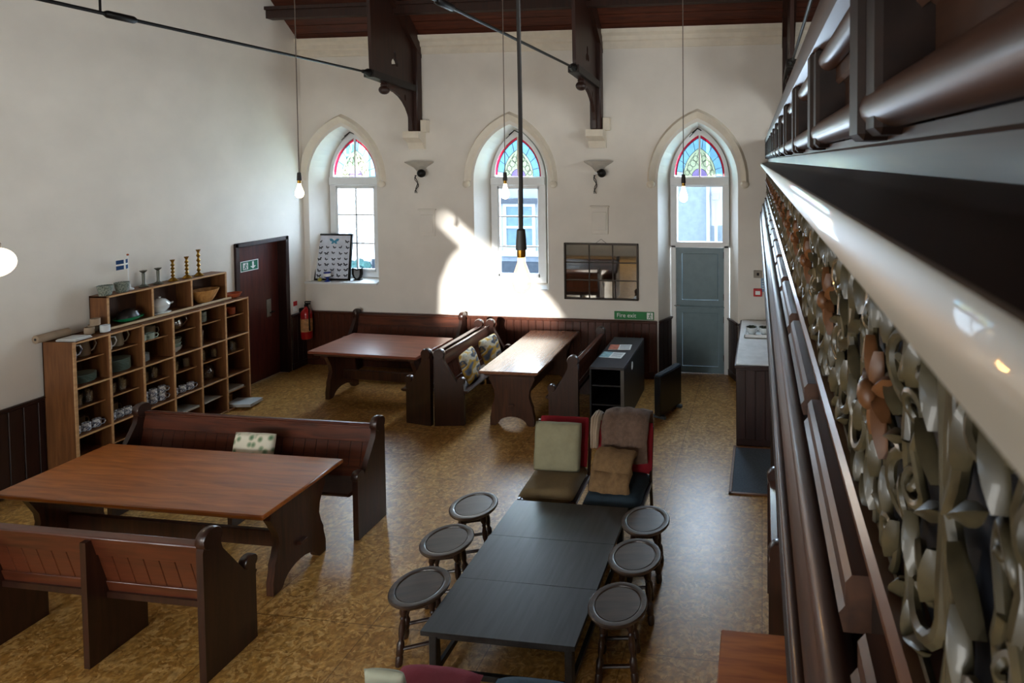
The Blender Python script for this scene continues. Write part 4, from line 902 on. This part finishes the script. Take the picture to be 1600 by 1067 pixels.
# on the shelf unit and the box shelf
ZT = 1.4615; ZU = 1.835
pr_ = thing('paper_roll', 'roll of pale paper lying at the left end of the shelf top', 'paper roll', (-7.33, 5.06, ZT+.045)); MB().lathe([(.012, -.14), (.042, -.14), (.042, .14), (.012, .14)], 20, M=Matrix.Rotation(PI/2, 4, 'X')).build('roll', BEIGE, pr_); MB().lathe([(.013, -.142), (.013, .142)], 12, M=Matrix.Rotation(PI/2, 4, 'X')).build('core', IRON, pr_)
papers('thin pile of papers on the left end of the shelf top', (-7.13, 5.11, ZT), 3, .2, .16, .1)
for i, (x, y, dz) in enumerate(((-7.10, 5.37, 0), (-7.17, 5.275, 0), (-7.25, 5.37, 0), (-7.175, 5.335, .0785))): mug(['cream cup nearest the shelf front on the shelf top', 'cream cup at the left of the group on the shelf top', 'cream cup behind the others on the shelf top', 'cream cup stacked above the others on the shelf top'][i], (x, y, ZT+dz), BEIGE if i else CHINA, .042, .077, 2.4, 'cream cups')
lathe_thing('terracotta_dish', 'wide terracotta dish at the right end of the shelf top', 'dish', (-7.17, 6.965, ZT), [(.06, 0), (.07, .008), (.095, .05), (.10, .06), (.093, .06), (.075, .015), (.001, .012)], TERRA, seg=26)
gd = thing('green_dish', 'bright green glass dish in the left compartment of the box shelf', 'dish', (-7.22, 5.70, 1.4835)); MB().lathe([(.06, 0), (.1, .01), (.15, .04), (.155, .052), (.145, .05), (.09, .02), (.001, .015)], 26, sx=.62).build('green_rim', plain('emerald_glass', (20, 130, 84), .15, coat=.6), gd)
MB().lathe([(.07, .035), (.12, .05), (.1, .11), (.05, .14), (.001, .145)], 22, sx=.62).build('dark_cover', plain('dark_glaze', (30, 26, 24), .3), gd)
tn = thing('soup_tureen', 'white lidded tureen in the middle compartment of the box shelf', 'tureen', (-7.235, 6.06, 1.4835))
MB().lathe([(.10, 0), (.11, .006), (.105, .012), (.06, .016)], 24, sx=.9).build('stand', CHINA, tn); MB().lathe([(.05, .012), (.06, .02), (.095, .06), (.105, .10), (.1, .104), (.001, .104)], 24, sx=.85).build('tureen_body', CHINA, tn)
MB().lathe([(.108, .103), (.1, .12), (.06, .165), (.02, .18), (.001, .18)], 24, sx=.85).lathe([(.008, .178), (.016, .195), (.001, .205)], 12).build('lid', CHINA, tn); MB().tube([(0, .095, .08), (0, .15, .095), (0, .16, .10)], [.01, .012, .006], 8).build('handle', CHINA, tn)
wb = lathe_thing('wooden_bowl', 'wide pale wooden bowl in the right compartment of the box shelf', 'bowl', (-7.21, 6.60, 1.4835), [(.07, 0), (.085, .01), (.125, .07), (.165, .15), (.17, .165), (.16, .163), (.115, .07), (.001, .02)], wood('bowl_wood', (150, 98, 44), (206, 156, 92), .5, 2), seg=30, sx=.78)
for i, y in enumerate((5.475, 5.645)): lathe_thing('patterned_pot', ['grey patterned pot at the left end of the box shelf top', 'grey patterned pot beside the small flag'][i], 'pot', (-7.22, y, ZU), [(.048, 0), (.052, .006), (.068, .11), (.061, .11), (.05, .012), (.001, .01)], GREYP, 'patterned pots')
fl = thing('table_flag', 'small blue flag with a white cross on a white stand', 'flag', (-7.27, 5.755, ZU), .0)
MB().lathe([(.045, 0), (.045, .012), (.02, .02), (.014, .06), (.006, .075), (.005, .40), (.001, .405)], 14).build('stand', WHITE, fl); MB().ball((0, 0, .405), .012, 10, 8).build('finial', TERRA, fl)
fg = fl
BLUEF = plain('flag_blue', (20, 62, 110), .8)
def wavef(y0, y1, z0, z1, name, mat, th=.0015):
    m = MB(); n_ = 8; vs = []; fs = []
    for i in range(n_+1):
        y = y0+(y1-y0)*i/n_; x = .012*math.sin(y*38)
        vs += [(x-th, -y, z0-.03*y*2), (x-th, -y, z1-.03*y*2), (x+th, -y, z0-.03*y*2), (x+th, -y, z1-.03*y*2)]
    for i in range(n_): a = i*4; fs += [(a, a+1, a+5, a+4), (a+2, a+6, a+7, a+3), (a+1, a+3, a+7, a+5), (a, a+4, a+6, a+2)]
    fs += [(0, 2, 3, 1), (4*n_, 4*n_+1, 4*n_+3, 4*n_+2)]
    m.add(vs, fs).build(name, mat, fl)
wavef(.005, .115, .25, .36, 'flag_cloth', BLUEF); wavef(.005, .116, .297, .315, 'cross_bar', WHT, .0022); wavef(.036, .053, .249, .361, 'cross_upright', WHT, .0024)
def candlestick(label, y, h, mat, kind):
    if kind: p = [(.045, 0), (.05, .008), (.035, .02), (.018, .03), (.014, .045), (.016, h*.82), (.012, h*.84), (.034, h*.97), (.036, h), (.012, h), (.001, h-.01)]
    else:
        p = [(.05, 0), (.052, .008), (.034, .025), (.014, .045)]; n_ = 4
        for k in range(n_):
            z = .05+(h-.09)*k/n_; dz = (h-.09)/n_; p += [(.010, z), (.022, z+dz*.4), (.012, z+dz*.75)]
        p += [(.011, h-.035), (.022, h-.01), (.026, h), (.010, h), (.001, h-.01)]
    lathe_thing('candlestick', label, 'candlestick', (-7.25, y, ZU), p, mat, 'candlesticks on the box shelf', 18)
candlestick('dull pewter candlestick, left of the two beside the flag', 5.90, .195, PEWTER, 1); candlestick('dull pewter candlestick, right of the two beside the flag', 6.065, .195, PEWTER, 1)
candlestick('brass candlestick, leftmost of the three brass ones', 6.24, .265, BRASS, 0); candlestick('brass candlestick in the middle of the three brass ones', 6.415, .275, BRASS, 0); candlestick('tallest brass candlestick, nearest the red-brown door', 6.57, .34, BRASS, 0)

# ------------------------------------------------------------------ things on the left window sill
pc = thing('framed_picture', 'black-framed butterfly chart leaning in the left window', 'picture', (-7.30, YF+.06, SILL[0]+.031), 0); pc.rotation_euler = (math.radians(-8), 0, .06)
PW, PH = .62, .76
MB().bbox(0, PW, -.003, .012, 0, PH, .002).build('backing', IRON, pc)
MB().box(.025, PW-.025, -.006, -.003, .025, PH-.025).build('sheet', plain('chart_paper', (206, 212, 224), .5), pc, smooth=0)
fm = MB()
for a in ((0, PW, 0, .03), (0, PW, PH-.03, PH), (0, .03, 0, PH), (PW-.03, PW, 0, PH)): fm.bbox(a[0], a[1], -.02, .012, a[2], a[3], .003)
fm.build('frame', IRON, pc)
def fly(m, x, z, s, rot):
    pts = [(0, .1), (.5, .55), (1, .5), (.8, .05), (.45, -.05), (.6, -.5), (.2, -.45), (0, -.2)]
    P = pts+[(-a, b) for a, b in reversed(pts[1:-1])]; c, q = math.cos(rot), math.sin(rot)
    m.prism([(x+s*(a*c-b*q), z+s*(a*q+b*c)) for a, b in P], 1, -.0072, -.0058)
random.seed(11); INK = plain('print_ink', (44, 46, 58), .6, noise=.4, scale=40)
for r_ in range(7):
    for k in range(5):
        if r_ == 6 and 1 <= k <= 3: continue
        m1 = MB(); fly(m1, .085+k*.112+random.uniform(-.01, .01), .07+r_*.092+random.uniform(-.008, .008), random.uniform(.03, .046), random.uniform(-.5, .5)); m1.build('printed_butterfly', INK, pc, smooth=0)
m2 = MB(); fly(m2, PW/2, .635, .085, 0); m2.build('large_teal_butterfly', plain('teal_print', (60, 130, 160), .6), pc, smooth=0)
cu = thing('blue_cup', 'blue and white footed cup in front of the butterfly chart', 'cup', (-7.0, YF-.005, SILL[0]+.031)); MB().lathe([(.05, 0), (.052, .006), (.018, .03), (.018, .05), (.05, .075), (.055, .15), (.05, .15), (.044, .08), (.001, .06)], 20).build('cup_body', plain('cobalt_glaze', (34, 56, 140), .2, coat=.5), cu)
MB().lathe([(.0515, .085), (.0555, .135)], 20).build('white_band', WHT, cu)
tag(MB().ball((0, 0, .028), .03, 12, 8, (1.2, 1, .9)).lathe([(.012, .05), (.006, .065), (.001, .066)], 8).build('yellow_ornament', plain('yellow_glaze', (170, 160, 70), .3), None, (-7.13, YF-.01, SILL[0]+.03)), 'small yellow ornament on the left window sill', 'ornament')
sd = thing('shield_plaque', 'small dark shield-shaped trophy on the left window sill', 'trophy', (-6.58, YF+.14, SILL[0]+.031)); shp = [(-.09, .2), (-.09, .1), (-.06, .03), (0, 0), (.06, .03), (.09, .1), (.09, .2), (0, .18)]
MB().prism(shp, 1, -.012, .012).build('shield', IRON, sd, smooth=0); MB().prism([(a*.55, .03+b*.72) for a, b in shp], 1, -.018, -.012).build('silver_badge', plain('silver', (190, 190, 188), .3, metal=.8), sd, smooth=0); MB().bbox(-.06, .06, -.02, .05, 0, .015, .003).build('foot', IRON, sd)

# ------------------------------------------------------------------ gallery front on the right
ga = thing('gallery_balustrade', 'dark moulded gallery front with cast scrollwork running along the right side', 'gallery', (0, 0, H), math.radians(.575))
G0, G1 = -.6, 8.42
def run(prof, name, mat, parent=ga, y0=G0, y1=G1, smooth=30):   # profile (x,z) relative to the eye, extruded along the gallery
    m = MB(); m.prism(prof, 1, y0, y1); return m.build(name, mat, parent, smooth=smooth)
def rod_run(x, z, r, name, mat, sq=1):
    return run([(x+r*math.cos(2*PI*k/16), z+r*sq*math.sin(2*PI*k/16)) for k in range(16)], name, mat)
# upper panelled band
run([(.19, .0), (.25, .0), (.25, .30), (.19, .30)], 'upper_panel', GALW)
run([(.125, .25), (.15, .235), (.26, .235), (.26, .315), (.13, .315), (.118, .30), (.118, .27)], 'top_rail', GALW)
rod_run(.155, .215, .022, 'upper_roll', GALW); run([(.17, .17), (.176, .163), (.184, .17), (.19, .165), (.19, .2), (.17, .2)], 'upper_bead', GALW)
rod_run(.150, .062, .026, 'lower_roll', GALW); run([(.158, .022), (.165, .016), (.172, .024), (.18, .016), (.19, .02), (.19, .04), (.158, .035)], 'lower_bead', GALW)
run([(.168, .095), (.176, .088), (.19, .09), (.19, .115), (.178, .11)], 'inner_bead', GALW)
k = 0; bmesh_ = MB().bbox(.128, .2, -.07, -.008, .028, .245, .008).mesh('block', 0); bm2 = MB().bbox(.122, .2, .0, .075, .024, .25, .008).mesh('block', 0)
for q in range(-1, 13):
    y = .715+.63*q
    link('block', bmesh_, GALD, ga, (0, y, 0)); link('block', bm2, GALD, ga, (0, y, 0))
# fascia, ledge
run([(.162, -.03), (.2, -.03), (.2, .02), (.162, .02)], 'fascia', GALW)
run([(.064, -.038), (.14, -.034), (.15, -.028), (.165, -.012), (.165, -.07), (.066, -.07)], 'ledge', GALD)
run([(.0585, -.041), (.0605, -.0375), (.0645, -.0375), (.0665, -.0705), (.0635, -.0735), (.060, -.0725), (.0575, -.068), (.0570, -.055)], 'ledge_nosing', plain('cream_gloss_paint', (164, 156, 140), .45, noise=.08, scale=6, coat=.1))
# scrollwork
run([(.172, -.48), (.18, -.48), (.18, -.07), (.172, -.07)], 'scroll_backing', NAVY)
def spiral(cy, cz, r0_, turns, a0, sgn, n_=22, shrink=.12):
    return [(0, cy+sgn*(r0_*(1-(1-shrink)*k/n_))*math.cos(a0+turns*2*PI*k/n_), cz+(r0_*(1-(1-shrink)*k/n_))*math.sin(a0+turns*2*PI*k/n_)) for k in range(n_+1)]
UL = .46; fm_ = MB(); fo = MB()
def stem(pts, ra=.009, rb=.005):
    n_ = len(pts); fm_.tube([(p[0]+.15+.004*math.sin(i*.7), p[1], p[2]) for i, p in enumerate(pts)], [.82*ra+.82*(rb-ra)*i/(n_-1) for i in range(n_)], 7)
def leaf(y, z, ang, ln, wd, mb=None, lift=.0):
    m = mb or fm_; n_ = 7; vs = []; fs = []; c, s_ = math.cos(ang), math.sin(ang)
    for i in range(n_+1):
        t_ = i/n_; hw = wd*math.sin(PI*min(1, t_*1.02+.03))**.7; 
        for kx, o_, xx in ((0, -hw, .004), (1, 0, -.003-.005*math.sin(PI*t_)), (2, hw, .004)):
            a = t_*ln; vs.append((.15-lift+xx, y+a*c-o_*s_, z+a*s_+o_*c))
    for i in range(n_):
        a = i*3; fs += [(a, a+1, a+4, a+3), (a+1, a+2, a+5, a+4)]
    # closed underside
    b0 = len(vs)
    for v in list(vs): vs.append((v[0]+.004, v[1], v[2]))
    for i in range(n_):
        a = b0+i*3; fs += [(a, a+3, a+4, a+1), (a+1, a+4, a+5, a+2)]
        fs += [(i*3, i*3+3, b0+i*3+3, b0+i*3), (i*3+2, b0+i*3+2, b0+i*3+5, i*3+5)]
    m.add(vs, fs)
zc_ = -.275
def both(pts, ra=.0085, rb=.0045):
    for my in (0, 1):
        for sg in (1, -1): stem([(0, UL-p[1] if my else p[1], zc_+sg*(p[2]-zc_)) for p in pts], ra, rb)
def lf(y, z, ang, ln, wd=.008, lift=.0):
    for my in (0, 1):
        for sg in (1, -1): leaf(UL-y if my else y, zc_+sg*z, (PI-ang if my else ang)*sg if sg > 0 else -(PI-ang if my else ang), ln, wd, None, lift)
both([(0, .0, zc_), (0, .012, zc_+.03), (0, .022, zc_+.07)]+spiral(.068, zc_+.105, .046, -1.45, PI, 1), .010, .0055)
both([(0, .23, zc_+.012), (0, .205, zc_+.03), (0, .165, zc_+.03)]+spiral(.148, zc_+.068, .038, 1.4, -PI/2, 1), .009, .005)
both([(0, .10, zc_+.0), (0, .085, zc_+.03)]+spiral(.105, zc_+.035, .022, -1.3, PI, 1, 16), .007, .0045)
both([(0, .19, zc_+.19), (0, .178, zc_+.165)]+spiral(.198, zc_+.145, .022, 1.3, PI, 1, 16), .007, .0045)
both([(0, .125, zc_+.188), (0, .118, zc_+.15), (0, .13, zc_+.11), (0, .112, zc_+.07), (0, .125, zc_+.03), (0, .12, zc_)], .008, .008)
both([(0, .0, zc_+.19), (0, .008, zc_+.15), (0, .0, zc_+.11), (0, .007, zc_+.06), (0, .0, zc_)], .009, .008)
both([(0, .23, zc_+.19), (0, .216, zc_+.14), (0, .228, zc_+.09), (0, .22, zc_+.06)], .007, .006)
stem([(0, y_, zc_+.19) for y_ in (0, .1, .2, .3, .4, UL)], .009, .009); stem([(0, y_, zc_-.185) for y_ in (0, .1, .2, .3, .4, UL)], .009, .009)
for yy, zz, aa, ll in ((.03, .05, 1.3, .06), (.05, .155, .5, .06), (.10, .06, 1.9, .055), (.165, .11, 1.2, .06), (.09, .14, 1.4, .05), (.15, .01, .5, .05), (.02, .01, .6, .06), (.20, .07, 1.7, .05), (.13, .15, .9, .045)):
    lf(yy, zz, aa, ll, .0085, .006)
for q in range(8):
    a = 2*PI*q/8+.2; leaf(UL/2, zc_, a, .07 if q % 2 else .055, .011, fo, .012)
fo.ball((.13, UL/2, zc_), .018, 10, 8, (.7, 1, 1))
fme = fm_.mesh('scroll_panel', 50); ome = fo.mesh('leaf_rosette', 50)
for q in range(-1, 18):
    if .0+q*UL+UL > G1: break
    o = link('scroll_panel', fme, FRET, ga, (0, q*UL, 0)); link('leaf_rosette', ome, FRETO, o)
# lower mouldings
run([(.14, -.50), (.132, -.492), (.128, -.468), (.135, -.455), (.19, -.455), (.19, -.52), (.145, -.52)], 'scroll_sill', wood('rail_wood_light', (92, 58, 40), (128, 86, 62), .3, 1, coat=.4))
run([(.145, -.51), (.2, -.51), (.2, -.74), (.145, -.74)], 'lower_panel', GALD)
rod_run(.105, -.645, .026, 'big_roll', GALW); run([(.082, -.70), (.095, -.672), (.15, -.668), (.15, -.79), (.075, -.79), (.068, -.74), (.074, -.72)], 'base_mould', GALW)
rod_run(.064, -.755, .012, 'base_roll', GALW); run([(.048, -.82), (.052, -.79), (.06, -.78), (.30, -.78), (.30, -.86), (.06, -.86)], 'base_fillet', GALD)
t_me = MB().prism([(.104, -.575), (.112, -.565), (.112, -.535), (.120, -.525), (.15, -.525), (.15, -.60), (.11, -.60)], 1, 0, .54).mesh('moulded_strip', 30)
for q in range(-1, 13): link('moulded_strip', t_me, GALW, ga, (0, .1+.63*q, 0))
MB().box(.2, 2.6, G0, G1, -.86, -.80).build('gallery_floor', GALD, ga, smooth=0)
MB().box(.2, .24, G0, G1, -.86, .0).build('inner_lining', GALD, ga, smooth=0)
for i, y in enumerate((5.12, 1.6)):
    if i: continue
    r = thing('gallery_post', 'slim dark square post carrying the gallery near the mat', 'post', (.12, y, 0))
    MB().bbox(-.045, .045, -.045, .045, .06, 2.435, .008).build('shaft', GALD, r); MB().bbox(-.06, .06, -.06, .06, 0, .08, .008).build('base', GALD, r); MB().bbox(-.07, .07, -.07, .07, 2.36, 2.44, .01).build('cap', GALD, r)
